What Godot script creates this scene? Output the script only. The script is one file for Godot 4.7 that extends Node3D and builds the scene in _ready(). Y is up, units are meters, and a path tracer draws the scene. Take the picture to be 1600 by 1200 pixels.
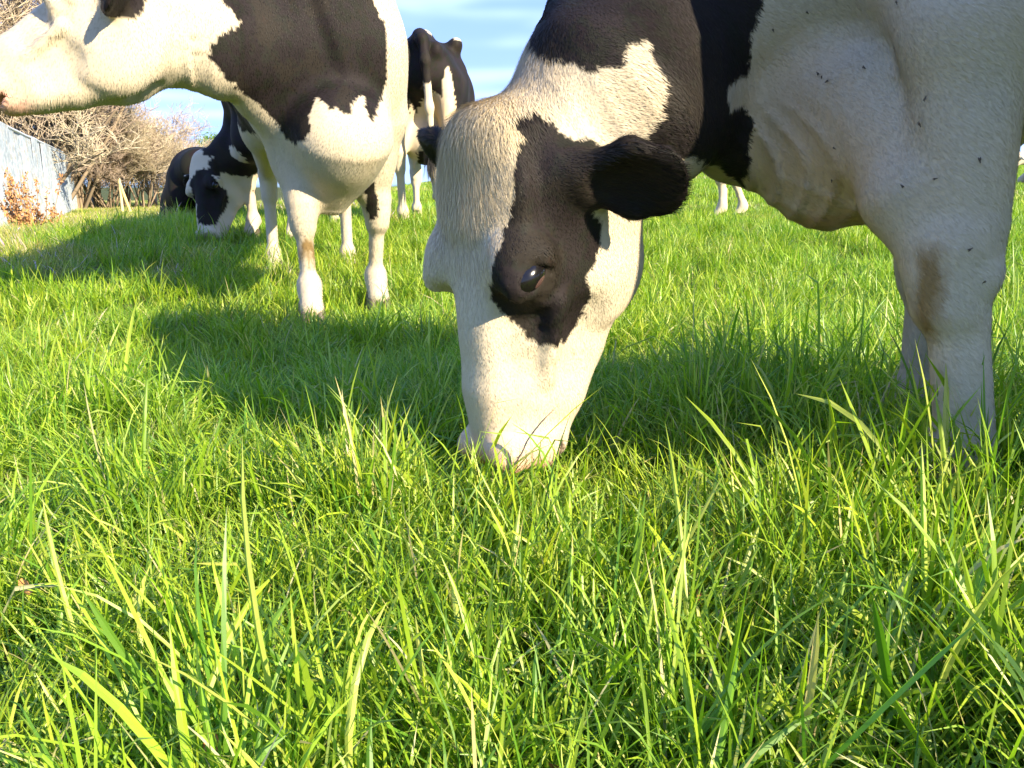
extends Node3D
# Cows grazing in a sunny pasture. World: y up, metres, camera looks towards -z.

const FOCAL := 1287.0          # photograph pixels (1600 x 1200)
const PITCH := 0.2356          # camera tilted down 13.5 degrees
const EYE := Vector3(0.0, 0.52, 0.0)

var rng := RandomNumberGenerator.new()
var lumps := FastNoiseLite.new()
var fuzz := FastNoiseLite.new()
var t_start := 0

# ---------------------------------------------------------------- general helpers
func at(px: float, py: float, z: float) -> Vector3:
	# a point of the world at camera depth z
	var right := Vector3(1, 0, 0)
	var up := Vector3(0, cos(PITCH), -sin(PITCH))
	var fwd := Vector3(0, -sin(PITCH), -cos(PITCH))
	return EYE + right * ((px - 800.0) / FOCAL * z) + up * ((600.0 - py) / FOCAL * z) + fwd * z

func smooth(a: float, b: float, x: float) -> float:
	return smoothstep(a, b, x)

func ground_height(x: float, z: float) -> float:
	var d := -z
	var h := 0.2 * smoothstep(2.4, 6.0, d)
	h += 0.034 * maxf(d - 9.0, 0.0) * smoothstep(-9.0, 3.0, x) * (1.0 - smoothstep(30.0, 70.0, d)) + 1.6 * smoothstep(-9.0, 3.0, x) * smoothstep(30.0, 70.0, d)
	h -= 0.55 * smoothstep(2.2, 8.0, -x) * smoothstep(3.0, 9.0, d)
	h += 0.03 * lumps.get_noise_2d(x * 26.0, z * 26.0)
	return h

func tag(o: Node, label: String, category: String, group := "") -> void:
	o.set_meta("label", label)
	o.set_meta("category", category)
	if group != "":
		o.set_meta("group", group)

func thing(called: String, where: Transform3D, label: String, category: String, group := "") -> Node3D:
	var o := Node3D.new()
	o.name = called
	add_child(o, true)
	o.transform = where
	tag(o, label, category, group)
	return o

func part(parent: Node, called: String, mesh: Mesh, m: Material) -> MeshInstance3D:
	var o := MeshInstance3D.new()
	o.name = called
	o.mesh = mesh
	for s in mesh.get_surface_count():
		mesh.surface_set_material(s, m)
	parent.add_child(o, true)
	return o

func matter(c: Color, rough := 0.8, spec := 0.5) -> StandardMaterial3D:
	var m := StandardMaterial3D.new()
	m.albedo_color = c.linear_to_srgb()
	m.roughness = rough
	m.metallic_specular = spec
	return m

func painted(rough := 0.8, spec := 0.5) -> StandardMaterial3D:
	var m := matter(Color(1, 1, 1), rough, spec)
	m.vertex_color_use_as_albedo = true
	return m

# ---------------------------------------------------------------- soft bodies
class Blob:
	# a segment with elliptical sections; ru across (along u), rv along v, rw past the ends
	var a: Vector3
	var b: Vector3
	var ab: Vector3
	var ab2: float
	var n: Vector3
	var u: Vector3
	var v: Vector3
	var ra: Vector3
	var rb: Vector3
	var k := 0.04
	var carve := false
	var reach: float
	func far(p: Vector3) -> float:
		var q := p - a
		var t := clampf(q.dot(ab) / ab2, 0.0, 1.0)
		return (q - ab * t).length() - reach
	func dist(p: Vector3) -> float:
		var q := p - a
		var t := clampf(q.dot(ab) / ab2, 0.0, 1.0)
		q -= ab * t
		var r := ra.lerp(rb, t)
		var c := Vector3(q.dot(u), q.dot(v), q.dot(n)) / r
		var k1 := (c / r).length()
		if k1 < 0.00001:
			return -minf(r.x, r.y)
		var k0 := c.length()
		return k0 * (k0 - 1.0) / k1

func blob(a: Vector3, b: Vector3, ra: Vector3, rb: Vector3, side: Vector3, k := 0.04, carve := false) -> Blob:
	var o := Blob.new()
	if a.distance_to(b) < 0.0005:
		b = a + Vector3(0.0, 0.0005, 0.0) if absf(side.y) < 0.9 else a + Vector3(0.0, 0.0, 0.0005)
	o.a = a
	o.b = b
	o.ab = b - a
	o.ab2 = o.ab.length_squared()
	o.n = o.ab.normalized()
	o.v = o.n.cross(side).normalized()
	o.u = o.v.cross(o.n).normalized()
	o.ra = ra
	o.rb = rb
	o.k = k
	o.carve = carve
	o.reach = maxf(maxf(maxf(ra.x, ra.y), ra.z), maxf(maxf(rb.x, rb.y), rb.z))
	return o

func rod(a: Vector3, b: Vector3, ra: float, rb: float, k := 0.04, carve := false) -> Blob:
	var n := (b - a).normalized()
	var side := Vector3(0, 0, 1) if absf(n.z) < 0.8 else Vector3(1, 0, 0)
	return blob(a, b, Vector3(ra, ra, ra), Vector3(rb, rb, rb), side, k, carve)

func egg(c: Vector3, r: Vector3, frame := Basis.IDENTITY, k := 0.04, carve := false) -> Blob:
	# ellipsoid with radii r along the frame's x, y, z
	var o := Blob.new()
	o.a = c
	o.n = frame.y.normalized()
	o.b = c + o.n * 0.0004
	o.ab = o.b - o.a
	o.ab2 = o.ab.length_squared()
	o.u = frame.x.normalized()
	o.v = frame.z.normalized()
	o.ra = Vector3(r.x, r.z, r.y)
	o.rb = o.ra
	o.k = k
	o.carve = carve
	o.reach = maxf(maxf(r.x, r.y), r.z)
	return o

class Crease:
	# a set of skin folds: waves along dir, fading out with the distance from c
	var c: Vector3
	var r: Vector3
	var dir: Vector3
	var wave: float
	var amp: float
	var bend: Vector3
	func lift(p: Vector3) -> float:
		var q := p - c
		var f := 1.0 - (q / r).length_squared()
		if f <= 0.0:
			return 0.0
		var s := q.dot(dir) / wave + 3.0 * q.dot(bend) * q.dot(bend) / wave
		var w := 1.0 - absf(sin(s * PI))
		return amp * f * (w * w - 0.3)

func crease(c: Vector3, r: Vector3, dir: Vector3, wave: float, amp: float, bend := Vector3.ZERO) -> Crease:
	var o := Crease.new()
	o.c = c; o.r = r; o.dir = dir.normalized(); o.wave = wave; o.amp = amp; o.bend = bend
	return o

class Field:
	var prims: Array[Blob]
	var folds: Array[Crease]
	var lo: Vector3
	var hi: Vector3
	var cell: float
	var verts := PackedVector3Array()
	var norms := PackedVector3Array()
	var index := PackedInt32Array()
	func value(p: Vector3, near: Array[Blob]) -> float:
		var d := 1.0
		for b in near:
			var e := b.dist(p)
			if b.carve:
				e = -e
				var h := maxf(b.k - absf(d - e), 0.0) / b.k
				d = maxf(d, e) + h * h * b.k * 0.25
			else:
				var h := maxf(b.k - absf(d - e), 0.0) / b.k
				d = minf(d, e) - h * h * b.k * 0.25
		for f in folds:
			d -= f.lift(p)
		return d
	func run() -> void:
		var nx := int(ceil((hi.x - lo.x) / cell)) + 1
		var ny := int(ceil((hi.y - lo.y) / cell)) + 1
		var nz := int(ceil((hi.z - lo.z) / cell)) + 1
		var vals := PackedFloat32Array()
		vals.resize(nx * ny * nz)
		vals.fill(1e9)
		var ids := PackedInt32Array()
		ids.resize(nx * ny * nz)
		ids.fill(-1)
		var leaves: Array[Vector3i] = []
		# blocks: [x, y, z, size, list]
		var stack: Array = []
		for x in range(0, nx - 1, 32):
			for y in range(0, ny - 1, 32):
				for z in range(0, nz - 1, 32):
					stack.append([x, y, z, 32, prims])
		while stack.size():
			var s: Array = stack.pop_back()
			var size: int = s[3]
			var c := lo + (Vector3(s[0], s[1], s[2]) + Vector3.ONE * (size * 0.5)) * cell
			var r := size * cell * 0.87
			var near: Array[Blob] = []
			var from: Array[Blob] = []
			from.assign(s[4])
			for b in from:
				if b.far(c) < r + b.k + 0.02:
					near.append(b)
			if near.is_empty():
				continue
			if absf(value(c, near)) > r * 1.5 + 0.02:
				continue
			if size > 4:
				var h := size / 2
				for i in 8:
					var x: int = s[0] + (i & 1) * h
					var y: int = s[1] + ((i >> 1) & 1) * h
					var z: int = s[2] + ((i >> 2) & 1) * h
					if x < nx - 1 and y < ny - 1 and z < nz - 1:
						stack.append([x, y, z, h, near])
				continue
			leaves.append(Vector3i(s[0], s[1], s[2]))
			for x in range(s[0], mini(s[0] + 5, nx)):
				for y in range(s[1], mini(s[1] + 5, ny)):
					for z in range(s[2], mini(s[2] + 5, nz)):
						var at := (x * ny + y) * nz + z
						if vals[at] > 1e8:
							vals[at] = value(lo + Vector3(x, y, z) * cell, near)
		var sx := ny * nz
		var sy := nz
		var off := PackedInt32Array([0, sx, sy, sx + sy, 1, sx + 1, sy + 1, sx + sy + 1])
		var ends := PackedInt32Array([0, 1, 2, 3, 4, 5, 6, 7, 0, 2, 1, 3, 4, 6, 5, 7, 0, 4, 1, 5, 2, 6, 3, 7])
		var corner: Array[Vector3] = []
		for i in 8:
			corner.append(Vector3(i & 1, (i >> 1) & 1, (i >> 2) & 1))
		var cells := PackedInt32Array()
		var v := PackedFloat32Array()
		v.resize(8)
		for l in leaves:
			for x in range(l.x, mini(l.x + 4, nx - 1)):
				for y in range(l.y, mini(l.y + 4, ny - 1)):
					for z in range(l.z, mini(l.z + 4, nz - 1)):
						var at := (x * ny + y) * nz + z
						var inside := 0
						var known := true
						for i in 8:
							var w := vals[at + off[i]]
							v[i] = w
							if w < 0.0:
								inside += 1
							elif w > 1e8:
								known = false
						if inside == 0 or inside == 8 or not known:
							continue
						var sum := Vector3.ZERO
						var count := 0
						for e in 12:
							var i := ends[e * 2]
							var j := ends[e * 2 + 1]
							if (v[i] < 0.0) != (v[j] < 0.0):
								sum += corner[i].lerp(corner[j], v[i] / (v[i] - v[j]))
								count += 1
						ids[at] = verts.size()
						verts.append(lo + (Vector3(x, y, z) + sum / count) * cell)
						cells.append(x); cells.append(y); cells.append(z)
		for n in verts.size():
			var x := cells[n * 3]
			var y := cells[n * 3 + 1]
			var z := cells[n * 3 + 2]
			var at := (x * ny + y) * nz + z
			var here := vals[at] < 0.0
			if y > 0 and z > 0 and (vals[at + sx] < 0.0) != here:
				quad(ids[at], ids[at - sy], ids[at - sy - 1], ids[at - 1], here)
			if x > 0 and z > 0 and (vals[at + sy] < 0.0) != here:
				quad(ids[at], ids[at - 1], ids[at - sx - 1], ids[at - sx], here)
			if x > 0 and y > 0 and (vals[at + 1] < 0.0) != here:
				quad(ids[at], ids[at - sx], ids[at - sx - sy], ids[at - sy], here)
		norms.resize(verts.size())
		for t in range(0, index.size(), 3):
			var i := index[t]
			var j := index[t + 1]
			var k := index[t + 2]
			var f := (verts[k] - verts[i]).cross(verts[j] - verts[i])
			norms[i] += f
			norms[j] += f
			norms[k] += f
		for n in norms.size():
			norms[n] = norms[n].normalized()
	func quad(a: int, b: int, c: int, d: int, flip: bool) -> void:
		if a < 0 or b < 0 or c < 0 or d < 0:
			return
		if flip:
			index.append_array(PackedInt32Array([a, c, b, a, d, c]))
		else:
			index.append_array(PackedInt32Array([a, b, c, a, c, d]))

func field(prims: Array[Blob], folds: Array[Crease], lo: Vector3, hi: Vector3, cell: float) -> Field:
	var f := Field.new()
	f.prims = prims
	f.folds = folds
	f.lo = lo
	f.hi = hi
	f.cell = cell
	return f

func mesh_of(fields: Array[Field], colour: Callable) -> ArrayMesh:
	var verts := PackedVector3Array()
	var norms := PackedVector3Array()
	var index := PackedInt32Array()
	for f in fields:
		var base := verts.size()
		verts.append_array(f.verts)
		norms.append_array(f.norms)
		for i in f.index:
			index.append(i + base)
	var colours := PackedColorArray()
	colours.resize(verts.size())
	for i in verts.size():
		colours[i] = colour.call(verts[i], norms[i])
	var a := []
	a.resize(Mesh.ARRAY_MAX)
	a[Mesh.ARRAY_VERTEX] = verts
	a[Mesh.ARRAY_NORMAL] = norms
	a[Mesh.ARRAY_COLOR] = colours
	a[Mesh.ARRAY_INDEX] = index
	var m := ArrayMesh.new()
	m.add_surface_from_arrays(Mesh.PRIMITIVE_TRIANGLES, a)
	return m

# ---------------------------------------------------------------- cow anatomy
# cow's own axes: x forward, y up, z to its right; origin on the ground between the forefeet
# head's own axes: x to the cow's left, y towards the poll, z out of the face; origin on the poll

func trunk(out: Array[Blob], breast := true) -> void:
	var s := [
		[0.27, 0.93, 0.19, 0.14], [0.12, 0.98, 0.33, 0.22], [-0.12, 0.99, 0.385, 0.26], [-0.5, 0.96, 0.39, 0.33],
		[-0.85, 0.97, 0.375, 0.36], [-1.15, 1.08, 0.29, 0.31], [-1.42, 1.15, 0.20, 0.21]]
	for i in range(0 if breast else 1, s.size() - 1):
		var p: Array = s[i]
		var q: Array = s[i + 1]
		out.append(blob(Vector3(p[0], p[1], 0), Vector3(q[0], q[1], 0), Vector3(p[3], p[2], 0.12), Vector3(q[3], q[2], 0.12), Vector3(0, 0, 1), 0.07))
	out.append(rod(Vector3(0.0, 1.36, 0), Vector3(-1.1, 1.37, 0), 0.045, 0.04, 0.08))
	out.append(rod(Vector3(-1.1, 1.38, 0), Vector3(-1.5, 1.33, 0), 0.05, 0.045, 0.07))
	for z in [-1.0, 1.0]:
		out.append(egg(Vector3(-1.13, 1.33, 0.24 * z), Vector3(0.08, 0.05, 0.05), Basis.IDENTITY, 0.08))
		out.append(egg(Vector3(-1.5, 1.24, 0.11 * z), Vector3(0.05, 0.05, 0.04), Basis.IDENTITY, 0.06))

func foreleg(out: Array[Blob], foot: Vector3, side: float, fat := 1.0) -> void:
	var sh := Vector3(0.10, 0.98, 0.17 * side)
	var el := Vector3(0.005, 0.74, 0.19 * side)
	var kn := Vector3(foot.x * 0.75 + 0.015, 0.385, lerpf(0.17 * side, foot.z, 0.7))
	var fe := Vector3(foot.x - 0.01, foot.y + 0.14, foot.z)
	var Z := Vector3(0, 0, 1)
	out.append(blob(sh + Vector3(-0.04, 0, -0.02 * side), el, Vector3(0.09, 0.16, 0.1), Vector3(0.068, 0.085, 0.07), Z, 0.07))
	out.append(blob(el, kn + Vector3(0, 0.09, 0), Vector3(0.068, 0.078, 0.07), Vector3(0.050, 0.058, 0.04) * fat, Z, 0.05))
	out.append(blob(kn + Vector3(0.006, 0.045, 0), kn + Vector3(0.004, -0.035, 0), Vector3(0.056, 0.060, 0.045) * fat, Vector3(0.047, 0.050, 0.04) * fat, Z, 0.035))
	out.append(blob(kn, fe, Vector3(0.032, 0.038, 0.04) * fat, Vector3(0.027, 0.031, 0.03) * fat, Z, 0.025))
	out.append(egg(kn + Vector3(0.030, 0.008, 0), Vector3(0.028, 0.048, 0.040) * fat, Basis.IDENTITY, 0.02))
	out.append(egg(kn + Vector3(-0.044, 0.015, 0.01 * side), Vector3(0.020, 0.026, 0.018), Basis.IDENTITY, 0.02))
	out.append(rod(kn + Vector3(-0.036, -0.06, 0), fe + Vector3(-0.032, 0.02, 0), 0.017, 0.016, 0.014))
	for q in [-1.0, 1.0]:
		out.append(egg(fe + Vector3(-0.046, -0.022, 0.02 * q), Vector3(0.014, 0.018, 0.012), Basis.IDENTITY, 0.008))
	out.append(blob(fe, fe + Vector3(0.0, -0.02, 0), Vector3(0.036, 0.041, 0.03), Vector3(0.037, 0.042, 0.03), Z, 0.025))
	out.append(blob(fe, foot + Vector3(0.045, 0.045, 0), Vector3(0.037, 0.038, 0.03), Vector3(0.044, 0.046, 0.03), Z, 0.03))

func hindleg(out: Array[Blob], foot: Vector3, side: float) -> void:
	var hip := Vector3(-1.22, 1.05, 0.17 * side)
	var st := Vector3(-1.02, 0.78, 0.23 * side)
	var hk := Vector3(foot.x - 0.06, 0.50, lerpf(0.2 * side, foot.z, 0.7))
	var fe := Vector3(foot.x - 0.02, foot.y + 0.14, foot.z)
	out.append(blob(hip, st, Vector3(0.13, 0.24, 0.1), Vector3(0.10, 0.16, 0.1), Vector3(0, 0, 1), 0.07))
	out.append(blob(hip + Vector3(-0.08, 0, 0), hk + Vector3(0.05, 0.16, 0), Vector3(0.11, 0.19, 0.1), Vector3(0.055, 0.085, 0.06), Vector3(0, 0, 1), 0.07))
	out.append(blob(st, hk + Vector3(0.03, 0.08, 0), Vector3(0.09, 0.13, 0.09), Vector3(0.045, 0.06, 0.05), Vector3(0, 0, 1), 0.05))
	out.append(rod(hk + Vector3(-0.05, 0.06, 0), hk + Vector3(-0.02, 0.22, 0), 0.026, 0.03, 0.05))
	out.append(blob(hk + Vector3(0.0, 0.04, 0), hk + Vector3(0.01, -0.06, 0), Vector3(0.047, 0.066, 0.05), Vector3(0.04, 0.05, 0.04), Vector3(0, 0, 1), 0.04))
	out.append(blob(hk, fe, Vector3(0.031, 0.042, 0.04), Vector3(0.029, 0.034, 0.03), Vector3(0, 0, 1), 0.025))
	out.append(blob(fe, foot + Vector3(0.045, 0.045, 0), Vector3(0.043, 0.045, 0.03), Vector3(0.045, 0.047, 0.03), Vector3(0, 0, 1), 0.03))

func head(out: Array[Blob], h: Transform3D, wide := 1.0, deep := 1.0, long := 1.0) -> void:
	var x := h.basis.x
	var W := Vector3(wide, long, deep)
	var s := [ # t, z centre, half width, half depth
		[0.04, -0.085, 0.080, 0.074], [0.12, -0.100, 0.092, 0.100], [0.23, -0.122, 0.082, 0.122], [0.33, -0.106, 0.063, 0.104],
		[0.42, -0.084, 0.055, 0.082], [0.498, -0.070, 0.058, 0.062]]
	for i in s.size() - 1:
		var p: Array = s[i]
		var q: Array = s[i + 1]
		out.append(blob(h * (W * Vector3(0, -p[0], p[1])), h * (W * Vector3(0, -q[0], q[1])), Vector3(p[2] * wide, p[3] * deep, 0.05), Vector3(q[2] * wide, q[3] * deep, 0.042), x, 0.025))
	var B := h.basis
	out.append(egg(h * (W * Vector3(0, -0.10, -0.030)), W * Vector3(0.094, 0.115, 0.030), B, 0.03))
	out.append(egg(h * (W * Vector3(0, -0.32, -0.022)), W * Vector3(0.042, 0.17, 0.022), B, 0.02))      # bridge of the nose
	out.append(egg(h * (W * Vector3(0, -0.012, -0.06)), W * Vector3(0.062, 0.035, 0.05), B, 0.05))
	for q in [-1.0, 1.0]:
		out.append(egg(h * (W * Vector3(0.075 * q, -0.212, -0.034)), W * Vector3(0.031, 0.050, 0.044), B, 0.045))   # brow
		out.append(rod(h * (W * Vector3(0.066 * q, -0.178, -0.018)), h * (W * Vector3(0.100 * q, -0.186, -0.044)), 0.013, 0.013, 0.035))  # rim above the eye
		out.append(egg(h * (W * Vector3(0.060 * q, -0.215, -0.165)), W * Vector3(0.033, 0.100, 0.075), B, 0.04))   # cheek
		out.append(egg(h * (W * Vector3(0.044 * q, -0.20, -0.215)), W * Vector3(0.028, 0.085, 0.045), B, 0.04))    # corner of the jaw
		out.append(rod(h * (W * Vector3(0.088 * q, -0.262, -0.078)), h * (W * Vector3(0.058 * q, -0.385, -0.078)), 0.015, 0.010, 0.022))  # cheek bone
		out.append(rod(h * (W * Vector3(0.030 * q, -0.26, -0.225)), h * (W * Vector3(0.026 * q, -0.43, -0.150)), 0.016, 0.014, 0.03))     # edge of the jaw
		out.append(egg(h * (W * Vector3(0.033 * q, -0.502, -0.032)), W * Vector3(0.030, 0.032, 0.030), B, 0.02))   # nostril wing
		out.append(egg(h * (W * Vector3(0.034 * q, -0.503, -0.085)), W * Vector3(0.028, 0.034, 0.038), B, 0.02))   # upper lip
	out.append(blob(h * (W * Vector3(0, -0.30, -0.18)), h * (W * Vector3(0, -0.485, -0.120)), W * Vector3(0.046, 0.05, 0.05), W * Vector3(0.036, 0.034, 0.036), x, 0.03))  # lower jaw
	for q in [-1.0, 1.0]:
		out.append(egg(h * (W * Vector3(0.088 * q, -0.345, -0.135)), W * Vector3(0.026, 0.070, 0.030), B, 0.04, true))   # hollow of the cheek
		out.append(egg(h * (W * Vector3(0.066 * q, -0.33, -0.018)), W * Vector3(0.014, 0.075, 0.013), B, 0.04, true))    # beside the nose
		out.append(egg(h * (W * Vector3(0.094 * q, -0.216, -0.027)), W * Vector3(0.028, 0.019, 0.026), B, 0.012, true))  # eye socket
		out.append(egg(h * (W * Vector3(0.030 * q, -0.524, -0.012)), Vector3(0.015, 0.013, 0.013), B, 0.010, true))
		var c := W * Vector3(0.097 * q, -0.216, -0.027)
		for lid in [[0.030, 0.0165, 0.0080, 0.0], [0.040, 0.0265, 0.0055, -0.006]]:
			var was := Vector3.ZERO
			for i in 13:
				var a := TAU * i / 12.0
				var p := c + Vector3((lid[3] - 0.004 * absf(cos(a))) * q, sin(a) * lid[1] * 0.8 - cos(a) * lid[0] * 0.6, cos(a) * lid[0] * 0.8 + sin(a) * lid[1] * 0.6)
				if i:
					out.append(rod(h * was, h * p, lid[2], lid[2], 0.007))
				was = p
	out.append(blob(h * (W * Vector3(-0.07, -0.520, -0.106)), h * (W * Vector3(0.07, -0.520, -0.106)), Vector3(0.006, 0.03, 0.01), Vector3(0.006, 0.03, 0.01), h.basis.z, 0.010, true))

func ear(out: Array[Blob], h: Transform3D, root: Vector3, out_dir: Vector3, open: Vector3, long := 0.2, wide := 0.055) -> void:
	# out_dir: from the base to the tip; open: where the hollow faces (all in head axes)
	var d := out_dir.normalized()
	var o := (open - d * open.dot(d)).normalized()
	var w := d.cross(o)
	var B := h.basis
	var a := root + d * 0.02
	var m := root + d * long * 0.56
	var e := root + d * (long - 0.04)
	out.append(blob(h * root, h * a, Vector3(0.036, 0.032, 0.03), Vector3(0.034, 0.028, 0.03), (B * w), 0.04))
	out.append(blob(h * a, h * m, Vector3(0.034, 0.027, 0.02), Vector3(wide, 0.020, 0.03), (B * w), 0.02))
	out.append(blob(h * m, h * e, Vector3(wide, 0.020, 0.03), Vector3(wide * 0.95, 0.014, 0.045), (B * w), 0.02))
	var f := Basis(B * w, B * d, B * o)
	out.append(egg(h * (m + o * 0.024 + d * 0.004), Vector3(wide * 0.76, long * 0.33, 0.022), f, 0.012, true))

func bounds(prims: Array[Blob]) -> AABB:
	var box := AABB(prims[0].a, Vector3.ZERO)
	for p in prims:
		if p.carve:
			continue
		var r := Vector3.ONE * (p.reach + 0.02)
		box = box.merge(AABB(p.a - r, r * 2.0)).merge(AABB(p.b - r, r * 2.0))
	return box

func hoof_mesh() -> ArrayMesh:
	# two claws side by side, pointing along x
	var st := SurfaceTool.new()
	st.begin(Mesh.PRIMITIVE_TRIANGLES)
	for q in [-1.0, 1.0]:
		var rings: Array = []
		for lv in [[0.0, 1.0, 0.0], [0.02, 0.97, 0.004], [0.055, 0.78, -0.012], [0.075, 0.68, -0.022]]:
			var ring: Array[Vector3] = []
			for i in 12:
				var a := TAU * i / 12.0
				var px: float = cos(a) * 0.058 * lv[1]
				var pz: float = sin(a) * 0.026 * lv[1] * (1.0 - 0.25 * maxf(cos(a), 0.0))
				ring.append(Vector3(px + 0.045 + lv[2], lv[0], pz + q * 0.027))
			rings.append(ring)
		for r in rings.size() - 1:
			for i in 12:
				var j := (i + 1) % 12
				for p in [rings[r][i], rings[r][j], rings[r + 1][i], rings[r + 1][i], rings[r][j], rings[r + 1][j]]:
					st.add_vertex(p)
		for r in [0, 3]:
			for i in range(1, 11):
				for p in [rings[r][0], rings[r][i + 1], rings[r][i]]:
					st.add_vertex(p)
	st.generate_normals()
	return st.commit()

func eye_mesh() -> SphereMesh:
	var s := SphereMesh.new()
	s.radius = 0.022
	s.height = 0.044
	s.radial_segments = 24
	s.rings = 12
	return s

# ---------------------------------------------------------------- cows: coats, hair and building
func frame_of(origin: Vector3, y: Vector3, z: Vector3) -> Transform3D:
	y = y.normalized()
	z = (z - y * z.dot(y)).normalized()
	return Transform3D(Basis(y.cross(z), y, z), origin)

func chain(out: Array[Blob], pts: Array, k := 0.06) -> void:
	# pts: [point, side, across, deep]
	for i in pts.size() - 1:
		var p: Array = pts[i]
		var q: Array = pts[i + 1]
		var side: Vector3 = (p[1] + q[1]).normalized()
		out.append(blob(p[0], q[0], Vector3(p[2], p[3], minf(p[2], p[3]) * 0.8), Vector3(q[2], q[3], minf(q[2], q[3]) * 0.8), side, k))

func cow_frame(x: float, z: float, fwd: Vector3) -> Transform3D:
	fwd = fwd.normalized()
	return Transform3D(Basis(fwd, Vector3.UP, fwd.cross(Vector3.UP)), Vector3(x, ground_height(x, z), z))

class Mark:
	# a marking of the coat: an outline carried through the body along one direction of the cow's own space
	var c: Vector3
	var u: Vector3
	var v: Vector3
	var n: Vector3
	var edge: PackedVector2Array
	var box: Rect2
	var near := 0.3
	var deep := 0.3
	func has(p: Vector3) -> bool:
		var q := p - c
		var d := q.dot(n)
		if d > near or d < -deep:
			return false
		var w := Vector2(q.dot(u), q.dot(v))
		return box.has_point(w) and Geometry2D.is_point_in_polygon(w, edge)

func mark(inv: Transform3D, z: float, pts: Array, deep := 0.3, near := 0.3) -> Mark:
	var m := Mark.new()
	var world: Array[Vector3] = []
	var c := Vector3.ZERO
	for i in range(0, pts.size(), 2):
		var p := at(pts[i], pts[i + 1], z)
		world.append(p)
		c += p
	c /= world.size()
	var n := (EYE - c).normalized()
	var u := Vector3.UP.cross(n).normalized()
	var v := n.cross(u)
	m.c = inv * c
	m.n = inv.basis * n
	m.u = inv.basis * u
	m.v = inv.basis * v
	for p in world:
		m.edge.append(Vector2((p - c).dot(u), (p - c).dot(v)))
	m.box = Rect2(m.edge[0], Vector2.ZERO)
	for w in m.edge:
		m.box = m.box.expand(w)
	m.deep = deep
	m.near = near
	return m

class Coat:
	var black: Array[Mark] = []
	var white: Array[Mark] = []          # white within black
	var dark: Array[Blob] = []           # black regions given as soft shapes
	var pale: Array[Blob] = []           # white regions given as soft shapes, over dark
	var stains: Array = []               # [Blob, colour]
	var cream := Color(0.50, 0.435, 0.32)
	var ink := Color(0.013, 0.0115, 0.0105)
	var noise: FastNoiseLite
	var ragged := 0.006
	var tan := 1.0                       # how much brown shows in the black
	func at(p0: Vector3) -> Color:
		var p := p0 + Vector3(noise.get_noise_3d(p0.x * 1100, p0.y * 500, p0.z * 1100), noise.get_noise_3d(p0.z * 1100 + 50, p0.x * 500, p0.y * 1100), noise.get_noise_3d(p0.y * 900, p0.z * 900 + 90, p0.x * 900)) * ragged * 2.0
		p += Vector3(noise.get_noise_3d(p0.x * 260, p0.y * 260, p0.z * 260), noise.get_noise_3d(p0.x * 260, p0.y * 260 + 70, p0.z * 260), 0.0) * ragged * 2.5
		var is_black := false
		for b in dark:
			if b.dist(p) < 0.0:
				is_black = true
				break
		if is_black:
			for b in pale:
				if b.dist(p) < 0.0:
					is_black = false
					break
		for m in black:
			if m.has(p):
				is_black = true
				break
		if is_black:
			for m in white:
				if m.has(p):
					is_black = false
					break
		var c := ink if is_black else cream
		var w := noise.get_noise_3d(p0.x * 190 + 30, p0.y * 190, p0.z * 190)
		if not is_black:
			c = c.lerp(Color(0.72, 0.53, 0.32), clampf(0.10 + 0.22 * w, 0.0, 0.3))
		else:
			c = c.lerp(Color(0.028, 0.022, 0.017), clampf(0.3 + 0.8 * w, 0.0, 0.8) * tan)
		for s in stains:
			var d: float = s[0].dist(p)
			if d < 0.0 and not is_black:
				c = c.lerp(s[1], clampf(-d / (s[0].reach * 0.5) * 1.2 + 0.5 * noise.get_noise_3d(p0.x * 1500, p0.y * 700, p0.z * 1500), 0.0, 1.0) * s[1].a)
				c.a = 1.0
		return c

func coat() -> Coat:
	var c := Coat.new()
	c.noise = fuzz
	return c

var jobs: Array[Field] = []
var rough := false

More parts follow.
